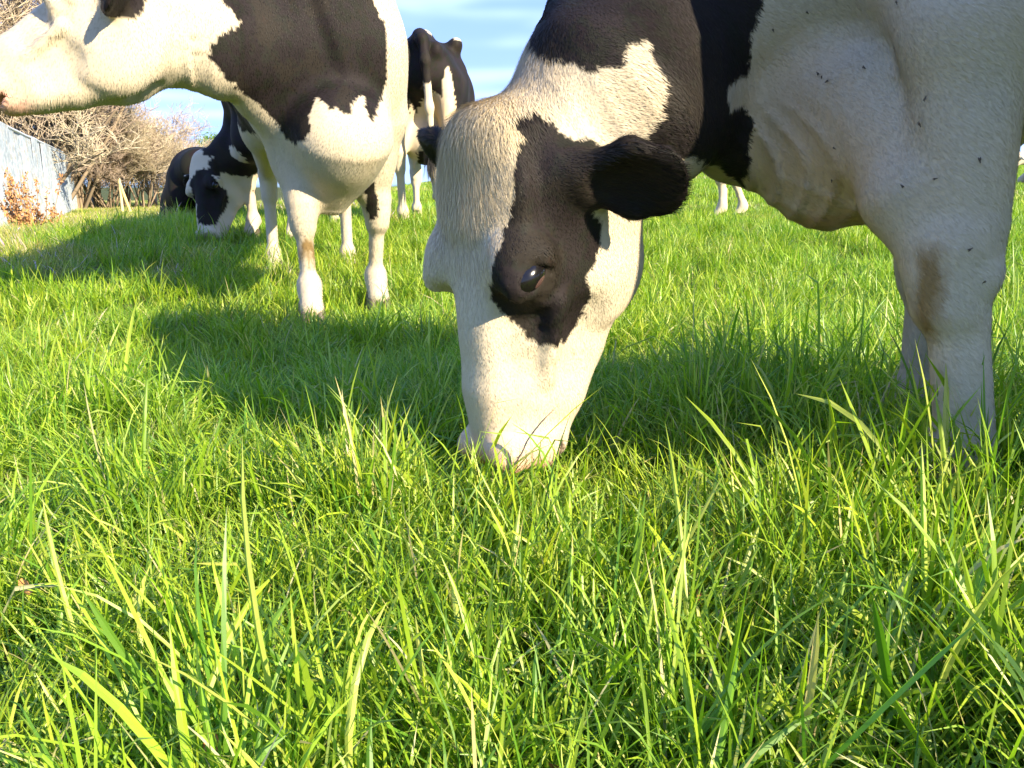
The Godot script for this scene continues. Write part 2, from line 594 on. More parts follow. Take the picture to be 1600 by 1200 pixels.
func grow_hair(cow: Node3D, f: Field, c: Coat, T: Transform3D, per_m2: float, wide: float, comb: Callable, bald: Array) -> void:
	# hair on all of the hide that faces this side of the field and lies near the picture
	var verts := PackedVector3Array()
	var norms := PackedVector3Array()
	var cols := PackedColorArray()
	var index := PackedInt32Array()
	var eye := T.affine_inverse() * EYE
	var up := Vector3(0, cos(PITCH), -sin(PITCH))
	var fw := Vector3(0, -sin(PITCH), -cos(PITCH))
	for t in range(0, f.index.size(), 3):
		var a := f.verts[f.index[t]]
		var n := f.norms[f.index[t]]
		if n.dot((eye - a).normalized()) < -0.25:
			continue
		var w := T * a - EYE
		var z := w.dot(fw)
		if absf(w.x / z) > 0.72 or w.dot(up) / z > 0.55:
			continue
		var b := f.verts[f.index[t + 1]]
		var d := f.verts[f.index[t + 2]]
		var area := (b - a).cross(d - a).length() * 0.5
		var k := int(area * per_m2 + rng.randf())
		for i in k:
			var r1 := rng.randf()
			var r2 := rng.randf()
			if r1 + r2 > 1.0:
				r1 = 1.0 - r1
				r2 = 1.0 - r2
			var p := a + (b - a) * r1 + (d - a) * r2
			var lay: Vector4 = comb.call(p, n)      # direction and length
			var len := lay.w * rng.randf_range(0.7, 1.25)
			var skip := false
			for e in bald:
				var gap: float = (p - e).length()
				if gap < 0.026:
					skip = true
				elif gap < 0.045:
					len *= 0.6
			if skip:
				continue
			var dir := Vector3(lay.x, lay.y, lay.z) + Vector3(rng.randf_range(-1, 1), rng.randf_range(-1, 1), rng.randf_range(-1, 1)) * 0.2
			dir = (dir - n * dir.dot(n)).normalized()
			var s := n.cross(dir) * (wide * rng.randf_range(0.35, 0.65))
			var lift := n * len * rng.randf_range(0.10, 0.24)
			var col := c.at(p)
			var g := rng.randf_range(0.86, 1.1)
			col = Color(minf(col.r * g, 0.9), minf(col.g * g, 0.9), minf(col.b * g, 0.9))
			var v := verts.size()
			p -= n * 0.0006
			verts.append(p - s); verts.append(p + s)
			p += dir * len * 0.55 + lift
			verts.append(p - s * 0.7); verts.append(p + s * 0.7)
			verts.append(p + dir * len * 0.45 + lift * 0.1)
			var m := (n + s * (rng.randf_range(-0.5, 0.5) / wide)).normalized()
			for q in 5:
				norms.append(m)
				cols.append(col)
			index.append_array(PackedInt32Array([v, v + 1, v + 2, v + 2, v + 1, v + 3, v + 2, v + 3, v + 4]))
	var arr := []
	arr.resize(Mesh.ARRAY_MAX)
	arr[Mesh.ARRAY_VERTEX] = verts
	arr[Mesh.ARRAY_NORMAL] = norms
	arr[Mesh.ARRAY_COLOR] = cols
	arr[Mesh.ARRAY_INDEX] = index
	var mesh := ArrayMesh.new()
	mesh.add_surface_from_arrays(Mesh.PRIMITIVE_TRIANGLES, arr)
	var o := part(cow, "coat_hair", mesh, painted(0.6, 0.3))
	o.set_meta("kind", "stuff")
	print("hairs ", index.size() / 9)

var hoof_shape: ArrayMesh
var hoof_matter: StandardMaterial3D

func add_hooves(cow: Node3D, feet: Array) -> void:
	if hoof_shape == null:
		hoof_shape = hoof_mesh()
		hoof_matter = matter(Color(0.10, 0.08, 0.055), 0.6)
	for f in feet:
		var h := part(cow, "hoof", hoof_shape, hoof_matter)
		h.position = f + Vector3(-0.005, 0.0, 0)

func eye_place(H: Transform3D, wide: float, deep: float, q: float) -> Vector3:
	return H * (Vector3(wide, 1, deep) * Vector3(0.094 * q, -0.216, -0.027) - Vector3(0.0080 * q, 0, 0))

func add_eyes(cow: Node3D, H: Transform3D, wide: float, deep: float) -> void:
	for q in [-1.0, 1.0]:
		var s := SphereMesh.new()
		s.radius = 0.0265
		s.height = 0.053
		var e := part(cow, "eye", s, matter(Color(0.006, 0.005, 0.005), 0.16, 0.5))
		e.position = eye_place(H, wide, deep, q)
		# its long axis runs from the tear duct, low and forward, up and back
		var x := H.basis * Vector3(q, 0, 0)
		var z := H.basis * Vector3(0, -0.6, 0.8)
		e.basis = Basis(x, z.cross(x) * q, z * q) if q > 0 else Basis(x, z.cross(x), z)
		e.scale = Vector3(1.0, 0.92, 1.32)
		var white := SphereMesh.new()
		white.radius = 0.0265
		white.height = 0.053
		var p := part(e, "eye_white", white, matter(Color(0.07, 0.038, 0.034), 0.2, 0.5))
		p.scale = Vector3(0.90, 0.70, 0.80)
		p.position = Vector3(0.0018, -0.0058, -0.0005)

func add_tail(out: Array[Blob], pts: Array) -> void:
	for i in pts.size() - 1:
		out.append(rod(pts[i], pts[i + 1], lerpf(0.042, 0.018, float(i) / pts.size()), lerpf(0.042, 0.018, float(i + 1) / pts.size()), 0.04))

func add_switch(cow: Node3D, top: Vector3, long: float, c: Color) -> void:
	# the brush of long hair at the end of a tail
	var st := SurfaceTool.new()
	st.begin(Mesh.PRIMITIVE_TRIANGLES)
	for i in 160:
		var a := rng.randf() * TAU
		var r := rng.randf_range(0.0, 0.05)
		var p := top + Vector3(cos(a) * 0.012, rng.randf_range(-0.1, 0.05), sin(a) * 0.012)
		var q := p + Vector3(cos(a) * r, -long * rng.randf_range(0.25, 0.5), sin(a) * r)
		var e := q + Vector3(cos(a) * r * 0.3, -long * rng.randf_range(0.2, 0.5), sin(a) * r * 0.3)
		var s := Vector3(-sin(a), 0, cos(a)) * 0.004
		for v in [p + s, p - s, q + s, q + s, p - s, q - s, q + s, q - s, e]:
			st.add_vertex(v)
	st.generate_normals()
	part(cow, "tail_switch", st.commit(), matter(c, 0.7))

# ---------------------------------------------------------------- the cow grazing in front
var near_T: Transform3D
var near_H: Transform3D
var near_coat: Coat
var near_fields: Array[Field]

func plan_near_cow() -> void:
	var T := cow_frame(0.736, -1.333, Vector3(-0.78, 0, -0.62))
	T.origin.y = 0.0
	near_T = T
	var inv := T.affine_inverse()
	var o: Array[Blob] = []
	trunk(o)
	foreleg(o, Vector3(-0.035, 0.0, -0.17), -1.0, 1.04)
	foreleg(o, Vector3(0.10, 0.0, 0.16), 1.0)
	hindleg(o, Vector3(-1.25, 0.0, -0.18), -1.0)
	hindleg(o, Vector3(-1.38, 0.0, 0.18), 1.0)
	var left := Vector3(0, 0, -1)
	# muscle of the shoulder and forearm
	chain(o, [[inv * at(1400, 120, 1.27), left, 0.085, 0.13], [inv * at(1445, 300, 1.22), left, 0.07, 0.085], [inv * at(1475, 400, 1.21), left, 0.05, 0.055]], 0.035)
	# head
	var poll := at(716, 194, 1.19)
	var nose := at(742, 732, 1.315)
	var H := inv * frame_of(poll, poll - nose, Vector3(-0.77, 0.0, 0.64))
	near_H = H
	head(o, H, 1.15, 1.24)
	ear(o, H, Vector3(0.105, -0.078, -0.105), Vector3(0.80, -0.08, -0.50), Vector3(0.5, -0.6, 0.55), 0.178, 0.068)
	ear(o, H, Vector3(-0.10, -0.060, -0.105), Vector3(-1.0, 0.2, -0.2), Vector3(0.1, -0.6, 0.7), 0.19, 0.058)
	# neck
	var hx := H.basis.x
	chain(o, [[H * Vector3(0, -0.10, -0.15), hx, 0.085, 0.11], [inv * at(965, 160, 1.30), (hx * 0.7 + left * 0.3).normalized(), 0.105, 0.155],
		[inv * at(1040, 0, 1.45), (hx * 0.3 + left * 0.7).normalized(), 0.13, 0.20], [Vector3(0.08, 1.06, 0), left, 0.18, 0.28]], 0.07)
	# dewlap and brisket
	chain(o, [[inv * at(1065, 196, 1.36), (hx + left).normalized(), 0.045, 0.06], [inv * at(1150, 186, 1.5), left, 0.08, 0.10],
		[Vector3(0.24, 0.635, 0), left, 0.11, 0.175], [Vector3(0.06, 0.61, 0), left, 0.12, 0.15]], 0.07)
	var folds: Array[Crease] = []
	folds.append(crease(inv * at(1250, 270, 1.40), Vector3(0.16, 0.14, 0.16), inv.basis * Vector3(1, 0.25, 0.2), 0.040, 0.009, inv.basis * Vector3(0, 1.2, 0)))
	folds.append(crease(inv * at(1300, 320, 1.40), Vector3(0.16, 0.08, 0.16), inv.basis * Vector3(0.5, 1.0, 0.0), 0.034, 0.004))
	folds.append(crease(inv * at(1565, 60, 1.22), Vector3(0.12, 0.13, 0.12), inv.basis * Vector3(1, 0.5, 0), 0.026, 0.006, inv.basis * Vector3(0, 1, 0)))
	folds.append(crease(inv * at(1480, 60, 1.22), Vector3(0.16, 0.16, 0.16), inv.basis * Vector3(0.8, 0.7, 0.1), 0.038, 0.004, inv.basis * Vector3(1, 0, 0)))
	folds.append(crease(inv * at(960, 190, 1.22), Vector3(0.16, 0.16, 0.16), inv.basis * Vector3(1, 0.6, 0), 0.05, 0.003))
	folds.append(crease(H * Vector3(0.11, -0.22, -0.04), Vector3(0.075, 0.075, 0.075), H.basis * Vector3(0, 1, 0.35), 0.019, 0.0030, H.basis * Vector3(0, 0, 2)))
	folds.append(crease(H * Vector3(0.1, -0.30, -0.06), Vector3(0.08, 0.08, 0.08), H.basis * Vector3(0, 1, 0.5), 0.03, 0.003))
	var box := bounds(o)
	var cut := -0.28
	near_fields = [field(o, folds, Vector3(cut, box.position.y, box.position.z), box.end, 0.011 if rough else 0.007),
		field(o, folds, box.position, Vector3(cut + 0.03, box.end.y, box.end.z), 0.024)]
	jobs.append_array(near_fields)
	var c := coat()
	c.ragged = 0.005
	c.black.append(mark(inv, 1.19, [803, 238, 800, 330, 787, 380, 768, 438, 766, 465, 785, 497, 812, 530, 842, 546, 872, 547, 897, 526, 914, 496, 923, 460, 914, 430, 928, 415, 941, 388, 939, 350, 925, 318, 905, 285, 872, 262, 840, 240], 0.14, 0.2))
	c.black.append(mark(inv, 1.18, [803, 182, 838, 170, 872, 190, 893, 225, 882, 258, 860, 300, 830, 285, 812, 262, 826, 250, 800, 225, 818, 214], 0.14, 0.2))
	c.black.append(mark(inv, 1.36, [860, -300, 835, 55, 848, 78, 880, 97, 940, 110, 984, 102, 989, 72, 1014, 64, 1026, 100, 1040, 130, 1032, 182, 1010, 215, 1048, 246, 1070, 238, 1112, 262, 1150, 290, 1176, 310, 1173, 182, 1160, 172, 1136, 168, 1132, 128, 1158, 118, 1170, 60, 1182, 0, 1200, -300], 0.45, 0.3))
	# ears
	c.dark.append(rod(H * Vector3(0.148, -0.080, -0.125), H * Vector3(0.26, -0.090, -0.20), 0.060, 0.100))
	c.dark.append(rod(H * Vector3(-0.15, -0.05, -0.12), H * Vector3(-0.29, 0.0, -0.15), 0.055, 0.12))
	# hindquarters
	c.dark.append(egg(Vector3(-0.9, 1.15, 0.0), Vector3(0.42, 0.45, 0.6)))
	c.stains.append([egg(inv * at(1445, 470, 1.17), Vector3(0.036, 0.090, 0.07)), Color(0.25, 0.15, 0.045, 0.85)])
	c.stains.append([egg(H * Vector3(0.0, -0.03, -0.02), Vector3(0.13, 0.16, 0.12)), Color(0.58, 0.45, 0.24, 0.55)])
	c.stains.append([egg(H * Vector3(0.0, -0.53, -0.05), Vector3(0.12, 0.075, 0.12)), Color(0.75, 0.42, 0.30, 0.8)])
	c.stains.append([egg(inv * at(1330, 345, 1.42), Vector3(0.16, 0.05, 0.2)), Color(0.42, 0.24, 0.12, 0.7)])
	c.stains.append([egg(inv * at(1250, 190, 1.42), Vector3(0.20, 0.2, 0.2)), Color(0.56, 0.38, 0.19, 0.55)])
	c.stains.append([egg(inv * at(1340, 250, 1.32), Vector3(0.14, 0.14, 0.2)), Color(0.58, 0.40, 0.22, 0.5)])
	c.stains.append([egg(H * Vector3(0.08, -0.44, -0.06), Vector3(0.1, 0.08, 0.12)), Color(0.62, 0.44, 0.30, 0.45)])
	near_coat = c

func comb_near(p: Vector3, n: Vector3) -> Vector4:
	var h := near_H.affine_inverse() * p
	var body := Vector4(-0.75, -0.6, 0.0, 0.0085)
	if h.y < -0.6 or h.y > 0.15 or absf(h.x) > 0.36 or h.z < -0.5:
		return body
	var d := Vector3(h.x * 3.0, -1.0, -0.4)
	var long := 0.0062
	if absf(h.x) > 0.125 and h.y > -0.19:           # ears: towards the tip, shaggy
		d = Vector3(signf(h.x), -0.3, -0.5)
		long = lerpf(0.008, 0.016, smoothstep(0.125, 0.2, absf(h.x)))
	elif h.y > -0.25:                                # forelock
		var fore := smoothstep(0.11, 0.06, absf(h.x)) * smoothstep(-0.18, -0.10, h.z)
		d = d.lerp(Vector3(h.x * 5.0 + 0.2, -1.0, 0.25), fore)
		long = lerpf(long, lerpf(0.007, 0.021, smoothstep(-0.25, -0.06, h.y)), fore)
	d = near_H.basis * d.normalized()
	return Vector4(d.x, d.y, d.z, long).lerp(body, smoothstep(-0.16, -0.40, h.z) * smoothstep(-0.45, -0.2, h.y))

func finish_near_cow() -> void:
	var cow := thing("grazing_cow", near_T, "largest cow, grazing in front, white face with black patch round its eye", "cow", "black and white cows")
	part(cow, "body", mesh_of(near_fields, func(p, _n): return near_coat.at(p)), painted(0.7, 0.25))
	grow_hair(cow, near_fields[0], near_coat, near_T, 60000.0 if rough else 190000.0, 0.0009, comb_near, [eye_place(near_H, 1.15, 1.24, 1.0)])
	add_eyes(cow, near_H, 1.15, 1.24)
	add_hooves(cow, [Vector3(-0.035, 0, -0.17), Vector3(0.10, 0, 0.16), Vector3(-1.25, 0, -0.18), Vector3(-1.38, 0, 0.18)])

func make_flies() -> void:
	var st := SurfaceTool.new()
	st.begin(Mesh.PRIMITIVE_TRIANGLES)
	for e in [[Vector3(0, 0.0015, 0), Vector3(0.0042, 0.0018, 0.0019)], [Vector3(0.0048, 0.0016, 0), Vector3(0.0014, 0.0013, 0.0015)]]:
		var s := SphereMesh.new()
		s.radius = 1.0
		s.height = 2.0
		s.radial_segments = 8
		s.rings = 5
		st.append_from(s, 0, Transform3D(Basis.from_scale(e[1]), e[0]))
	for q in [-1.0, 1.0]:
		var s := SphereMesh.new()
		s.radius = 1.0
		s.height = 2.0
		s.radial_segments = 8
		s.rings = 4
		st.append_from(s, 0, Transform3D(Basis(Vector3.UP, 0.35 * q).scaled(Vector3(0.0038, 0.0002, 0.0013)), Vector3(-0.003, 0.003, 0.0016 * q)))
	var shape := st.commit()
	var m := matter(Color(0.10, 0.075, 0.05), 0.6)
	var inv := near_T.affine_inverse()
	var f := near_fields[0]
	for p in [[1352, 107], [1286, 122], [1294, 128], [1280, 116], [1262, 18], [1405, 4], [1306, 231], [1303, 281], [1530, 250], [1463, 279], [1412, 291], [1208, 46], [1441, 194], [1536, 440], [1515, 389], [1449, 153]]:
		var a := inv * EYE
		var d := (inv * at(p[0], p[1], 1.0) - a).normalized()
		var t := 0.6
		for i in 90:
			var gap := f.value(a + d * t, f.prims)
			if gap < 0.0005:
				break
			t += minf(gap, 0.1) * 0.8
		var w := a + d * t
		var e := 0.004
		var g := f.value(w, f.prims)
		var n := Vector3(f.value(w + Vector3(e, 0, 0), f.prims) - g, f.value(w + Vector3(0, e, 0), f.prims) - g, f.value(w + Vector3(0, 0, e), f.prims) - g).normalized()
		var o := MeshInstance3D.new()
		o.name = "fly"
		o.mesh = shape
		o.material_override = m
		add_child(o, true)
		var x := n.cross(Vector3(rng.randf_range(-1, 1), rng.randf_range(-1, 1), rng.randf_range(-1, 1))).normalized()
		o.transform = near_T * Transform3D(Basis(x, n, x.cross(n)).scaled(Vector3.ONE * rng.randf_range(0.45, 0.68)), w + n * 0.0030)
		tag(o, "small dark fly sitting on the front cow's white hide", "fly", "flies on the front cow")

# ---------------------------------------------------------------- the other cows
class Herd:
	var called: String
	var label: String
	var T: Transform3D
	var H: Transform3D
	var f: Field
	var c: Coat
	var feet: Array
	var eyes := false
	var hair := 0.0
	var switch_at := Vector3.ZERO

var herd: Array[Herd] = []

func add_cow(called: String, label: String, T: Transform3D, o: Array[Blob], folds: Array[Crease], cell: float, c: Coat, feet: Array) -> Herd:
	var w := Herd.new()
	w.called = called
	w.label = label
	w.T = T
	w.c = c
	w.feet = feet
	var box := bounds(o)
	w.f = field(o, folds, box.position, box.end, cell)
	jobs.append(w.f)
	herd.append(w)
	return w

func plan_herd() -> void:
	var none: Array[Crease] = []
	var left := Vector3(0, 0, -1)
	# --- the cow that stretches its head to the left
	var T := cow_frame(-0.656, -3.2, Vector3(0.31, 0, 0.95))
	var inv := T.affine_inverse()
	var o: Array[Blob] = []
	trunk(o, false)
	var feet := [Vector3(-0.14, 0, -0.15), Vector3(0.134, 0, 0.137), Vector3(-1.36, 0, -0.19), Vector3(-1.43, 0, 0.2)]
	foreleg(o, feet[0], -1.0)
	foreleg(o, feet[1], 1.0)
	hindleg(o, feet[2], -1.0)
	hindleg(o, feet[3], 1.0)
	var poll := at(182, -72, 2.5)
	var nose := at(-70, 112, 2.4)
	var H := inv * frame_of(poll, poll - nose, Vector3(-0.59, 0.81, 0.05))
	head(o, H, 1.18, 1.34, 1.06)
	o.append(egg(H * Vector3(0, -0.575, -0.138), Vector3(0.12, 0.055, 0.010), H.basis, 0.010, true))   # parted lips
	ear(o, H, Vector3(0.095, -0.075, -0.11), Vector3(0.85, -0.3, -0.35), Vector3(0.2, -0.4, 0.8), 0.2, 0.058)
	ear(o, H, Vector3(-0.095, -0.075, -0.11), Vector3(-0.85, 0.2, -0.35), Vector3(-0.2, -0.4, 0.8), 0.2, 0.058)
	var hx := H.basis.x
	chain(o, [[H * Vector3(0, -0.11, -0.16), hx, 0.085, 0.12], [inv * at(330, 45, 2.68), hx, 0.11, 0.19],
		[inv * at(430, 60, 2.90), hx, 0.16, 0.25], [inv * at(500, 65, 3.03), hx, 0.22, 0.29], [Vector3(-0.05, 1.02, 0), hx, 0.26, 0.3]], 0.14)
	chain(o, [[inv * at(400, 150, 2.85), (hx + left).normalized(), 0.06, 0.08], [inv * at(490, 200, 2.98), left, 0.12, 0.14], [Vector3(0.19, 0.66, 0.0), left, 0.17, 0.17],
		[inv * at(521, 318, 3.06), left, 0.035, 0.04]], 0.07)
	o.append(egg(inv * at(512, 250, 3.08), Vector3(0.10, 0.13, 0.16), Basis.IDENTITY, 0.16))
	var folds: Array[Crease] = [crease(inv * at(330, 120, 2.6), Vector3(0.3, 0.2, 0.3), inv.basis * Vector3(1, -0.3, 0), 0.06, 0.005)]
	var c := coat()
	c.ragged = 0.009
	c.dark.append(rod(H * Vector3(0.12, -0.07, -0.13), H * Vector3(0.26, -0.13, -0.2), 0.06, 0.1))
	c.dark.append(egg(Vector3(-0.75, 1.1, 0), Vector3(0.62, 0.42, 0.7)))
	c.black.append(mark(inv, 2.85, [352, -60, 362, 12, 388, 45, 352, 72, 342, 92, 356, 108, 366, 130, 392, 148, 418, 172, 446, 212, 464, 228, 478, 215, 486, 178, 491, 155, 502, 152, 515, 166, 527, 160, 536, 176, 545, 174, 556, 150, 566, 148, 572, 186, 580, 192, 588, 168, 596, 155, 606, 120, 604, 60, 590, 20, 580, -10, 575, -60], 0.5, 0.5))
	c.black.append(mark(inv, 3.5, [588, -60, 607, 40, 612, 120, 618, 185, 628, 180, 636, 190, 660, 150, 660, -60], 1.2, 0.4))
	c.black.append(mark(inv, 3.3, [566, 290, 572, 292, 582, 288, 590, 305, 590, 338, 584, 342, 573, 332, 574, 310], 0.2, 0.2))
	c.black.append(mark(inv, 3.2, [583, 190, 590, 196, 592, 205, 586, 206], 0.3, 0.3))
	c.stains.append([egg(inv * at(482, 398, 3.0), Vector3(0.045, 0.07, 0.045)), Color(0.16, 0.10, 0.03, 0.95)])
	c.stains.append([egg(inv * at(580, 385, 3.35), Vector3(0.06, 0.07, 0.06)), Color(0.60, 0.38, 0.14, 0.8)])
	c.stains.append([egg(inv * at(515, 200, 2.95), Vector3(0.09, 0.13, 0.12)), Color(0.80, 0.50, 0.30, 0.55)])
	c.stains.append([egg(H * Vector3(0.0, -0.55, -0.08), Vector3(0.14, 0.16, 0.18)), Color(0.66, 0.34, 0.25, 0.9)])
	c.stains.append([egg(Vector3(-1.3, 0.55, -0.2), Vector3(0.15, 0.25, 0.15)), Color(0.35, 0.18, 0.05, 0.7)])
	var w := add_cow("standing_cow", "cow stretching its head to the left edge, black shoulder over white legs", T, o, folds, 0.02 if rough else 0.011, c, feet)
	w.H = H
	w.eyes = true
	w.hair = 26000.0

	# --- the cow grazing behind it
	T = cow_frame(-1.50, -5.3, Vector3(-0.2, 0, 0.98))
	inv = T.affine_inverse()
	o = []
	trunk(o)
	feet = [Vector3(0.05, 0, -0.16), Vector3(-0.02, 0, 0.16), Vector3(-1.3, 0, -0.19), Vector3(-1.4, 0, 0.19)]
	foreleg(o, feet[0], -1.0)
	foreleg(o, feet[1], 1.0)
	hindleg(o, feet[2], -1.0)
	hindleg(o, feet[3], 1.0)
	poll = at(308, 238, 5.0)
	nose = at(312, 368, 4.95)
	H = inv * frame_of(poll, poll - nose, Vector3(-0.42, 0.0, 0.9))
	head(o, H, 1.12, 1.2)
	ear(o, H, Vector3(0.10, -0.075, -0.11), Vector3(0.8, 0.1, -0.5), Vector3(0.3, -0.7, 0.5), 0.19, 0.06)
	ear(o, H, Vector3(-0.10, -0.075, -0.11), Vector3(-0.9, -0.25, -0.3), Vector3(0.1, -0.7, 0.6), 0.19, 0.06)
	hx = H.basis.x
	chain(o, [[H * Vector3(0, -0.10, -0.15), hx, 0.085, 0.11], [inv * at(368, 245, 5.12), hx, 0.11, 0.15], [inv * at(405, 195, 5.25), left, 0.14, 0.19], [Vector3(0.08, 1.02, 0), left, 0.18, 0.28]], 0.07)
	chain(o, [[inv * at(385, 250, 5.15), left, 0.06, 0.08], [Vector3(0.2, 0.66, 0), left, 0.11, 0.17], [Vector3(0.0, 0.63, 0), left, 0.12, 0.15]], 0.07)
	c = coat()
	c.ragged = 0.009
	c.black.append(mark(inv, 4.98, [304, 268, 313, 263, 328, 268, 340, 284, 355, 297, 358, 308, 351, 334, 338, 346, 320, 352, 310, 346, 306, 325, 300, 305, 296, 285], 0.16, 0.2))
	c.black.append(mark(inv, 5.1, [318, 120, 318, 205, 316, 236, 332, 246, 324, 258, 330, 270, 342, 276, 358, 262, 362, 244, 358, 232, 364, 228, 376, 238, 390, 262, 402, 272, 420, 240, 420, 150], 0.6, 0.6))
	c.black.append(mark(inv, 5.2, [398, 300, 415, 286, 422, 300, 404, 312], 0.3, 0.3))
	c.dark.append(rod(H * Vector3(-0.12, -0.08, -0.12), H * Vector3(-0.26, -0.13, -0.2), 0.055, 0.1))
	c.dark.append(rod(H * Vector3(0.12, -0.08, -0.12), H * Vector3(0.26, -0.05, -0.2), 0.055, 0.1))
	c.dark.append(egg(Vector3(-0.6, 1.15, 0), Vector3(0.55, 0.4, 0.6)))
	w = add_cow("grazing_cow", "cow grazing farther off at left, black patch over its whole cheek", T, o, none, 0.026 if rough else 0.014, c, feet)
	w.H = H
	w.eyes = true

	# --- the cow seen from behind
	T = cow_frame(-0.70, -7.62, Vector3(-0.04, 0, -1.0))
	inv = T.affine_inverse()
	o = []
	trunk(o)
	feet = [Vector3(0.0, 0, -0.16), Vector3(0.1, 0, 0.16), Vector3(-1.3, 0, -0.17), Vector3(-1.42, 0, 0.18)]
	foreleg(o, feet[0], -1.0)
	foreleg(o, feet[1], 1.0)
	hindleg(o, feet[2], -1.0)
	hindleg(o, feet[3], 1.0)
	o.append(egg(Vector3(-1.15, 0.64, 0), Vector3(0.2, 0.17, 0.16), Basis.IDENTITY, 0.08))
	for q in [-1.0, 1.0]:
		o.append(rod(Vector3(-1.22, 0.56, 0.07 * q), Vector3(-1.23, 0.45, 0.08 * q), 0.022, 0.015, 0.02))
	H = frame_of(Vector3(0.85, 0.72, 0.0), Vector3(-0.1, 1, 0), Vector3(1, 0.1, 0))
	head(o, H)
	ear(o, H, Vector3(0.09, -0.075, -0.1), Vector3(1, 0, -0.3), Vector3(0, -0.5, 0.8))
	ear(o, H, Vector3(-0.09, -0.075, -0.1), Vector3(-1, 0, -0.3), Vector3(0, -0.5, 0.8))
	chain(o, [[H * Vector3(0, -0.10, -0.14), left, 0.085, 0.11], [Vector3(0.45, 0.85, 0), left, 0.11, 0.17], [Vector3(0.08, 1.04, 0), left, 0.18, 0.28]], 0.07)
	add_tail(o, [Vector3(-1.48, 1.33, 0), Vector3(-1.56, 1.30, 0.02), Vector3(-1.60, 1.15, 0.04), Vector3(-1.60, 0.85, 0.06), Vector3(-1.58, 0.66, 0.07)])
	c = coat()
	c.ragged = 0.012
	c.dark.append(egg(Vector3(-0.6, 1.2, 0), Vector3(0.6, 0.3, 0.6)))
	c.dark.append(rod(Vector3(-1.5, 1.36, 0.01), Vector3(-1.62, 1.08, 0.05), 0.09, 0.07))
	c.black.append(mark(inv, 6.15, [590, 62, 640, 56, 662, 52, 708, 56, 708, 104, 694, 106, 688, 150, 676, 140, 668, 175, 662, 150, 650, 178, 643, 160, 636, 182, 625, 150, 600, 160], 0.5, 0.5))
	c.black.append(mark(inv, 6.15, [700, 60, 745, 66, 745, 178, 714, 172, 704, 106], 0.5, 0.5))
	c.black.append(mark(inv, 6.2, [652, 232, 676, 240, 680, 294, 662, 290, 654, 262], 0.4, 0.3))
	c.stains.append([egg(Vector3(-1.38, 0.42, 0.2), Vector3(0.16, 0.22, 0.16)), Color(0.40, 0.20, 0.08, 0.8)])
	c.stains.append([egg(Vector3(-1.4, 0.75, 0.16), Vector3(0.16, 0.3, 0.2)), Color(0.62, 0.38, 0.16, 0.6)])
	c.stains.append([egg(Vector3(-1.5, 1.1, -0.15), Vector3(0.2, 0.3, 0.2)), Color(0.16, 0.07, 0.03, 0.8)])
	w = add_cow("standing_cow", "cow seen from behind with hanging tail, against the sky", T, o, none, 0.03 if rough else 0.016, c, feet)
	w.switch_at = Vector3(-1.58, 0.68, 0.07)

	# --- the black cow lying down beyond the grazing one
	w = lying_cow("lying_cow", "black cow lying down beyond the left grazing cow's head", cow_frame(-3.27, -8.9, Vector3(-0.35, 0, -0.94)).scaled_local(Vector3.ONE * 0.84), 0.028)
	w.c.dark.append(egg(Vector3(-0.7, 0.4, 0), Vector3(2.6, 2.6, 1.9)))
	w.c.tan = 0.2

	# --- far cows on the right
	T = cow_frame(1.76, -7.3, Vector3(-1, 0, 0.1))
	inv = T.affine_inverse()
	o = []
	trunk(o)
	feet = [Vector3(0.0, 0, -0.15), Vector3(-0.30, 0, 0.16), Vector3(-1.3, 0, -0.18), Vector3(-1.45, 0, 0.18)]
	foreleg(o, feet[0], -1.0)
	foreleg(o, feet[1], 1.0)
	hindleg(o, feet[2], -1.0)
	hindleg(o, feet[3], 1.0)
	H = frame_of(Vector3(0.62, 1.32, 0.0), Vector3(-0.7, 0.7, 0), Vector3(0.7, 0.7, 0))
	head(o, H)
	ear(o, H, Vector3(0.09, -0.075, -0.1), Vector3(1, 0, -0.3), Vector3(0, -0.5, 0.8))
	ear(o, H, Vector3(-0.09, -0.075, -0.1), Vector3(-1, 0, -0.3), Vector3(0, -0.5, 0.8))
	chain(o, [[H * Vector3(0, -0.10, -0.14), left, 0.085, 0.11], [Vector3(0.3, 1.16, 0), left, 0.12, 0.2], [Vector3(0.08, 1.06, 0), left, 0.18, 0.28]], 0.07)
	c = coat()
	c.ragged = 0.015
	c.dark.append(egg(Vector3(0.2, 1.2, 0), Vector3(0.5, 0.4, 0.6)))
	c.dark.append(egg(Vector3(-0.95, 1.15, 0), Vector3(0.4, 0.4, 0.6)))
	w = add_cow("standing_cow", "far cow whose white forelegs show below the front cow's neck", T, o, none, 0.03, c, feet)
	w = lying_cow("lying_cow", "black and white cow lying far off at the right edge", cow_frame(11.6, -18.6, Vector3(-1, 0, 0.15)), 0.04)
	w.c.dark.append(egg(Vector3(-0.2, 0.7, 0), Vector3(0.35, 0.6, 0.9)))
	w.c.dark.append(egg(Vector3(-1.1, 0.7, 0), Vector3(0.4, 0.6, 0.9)))

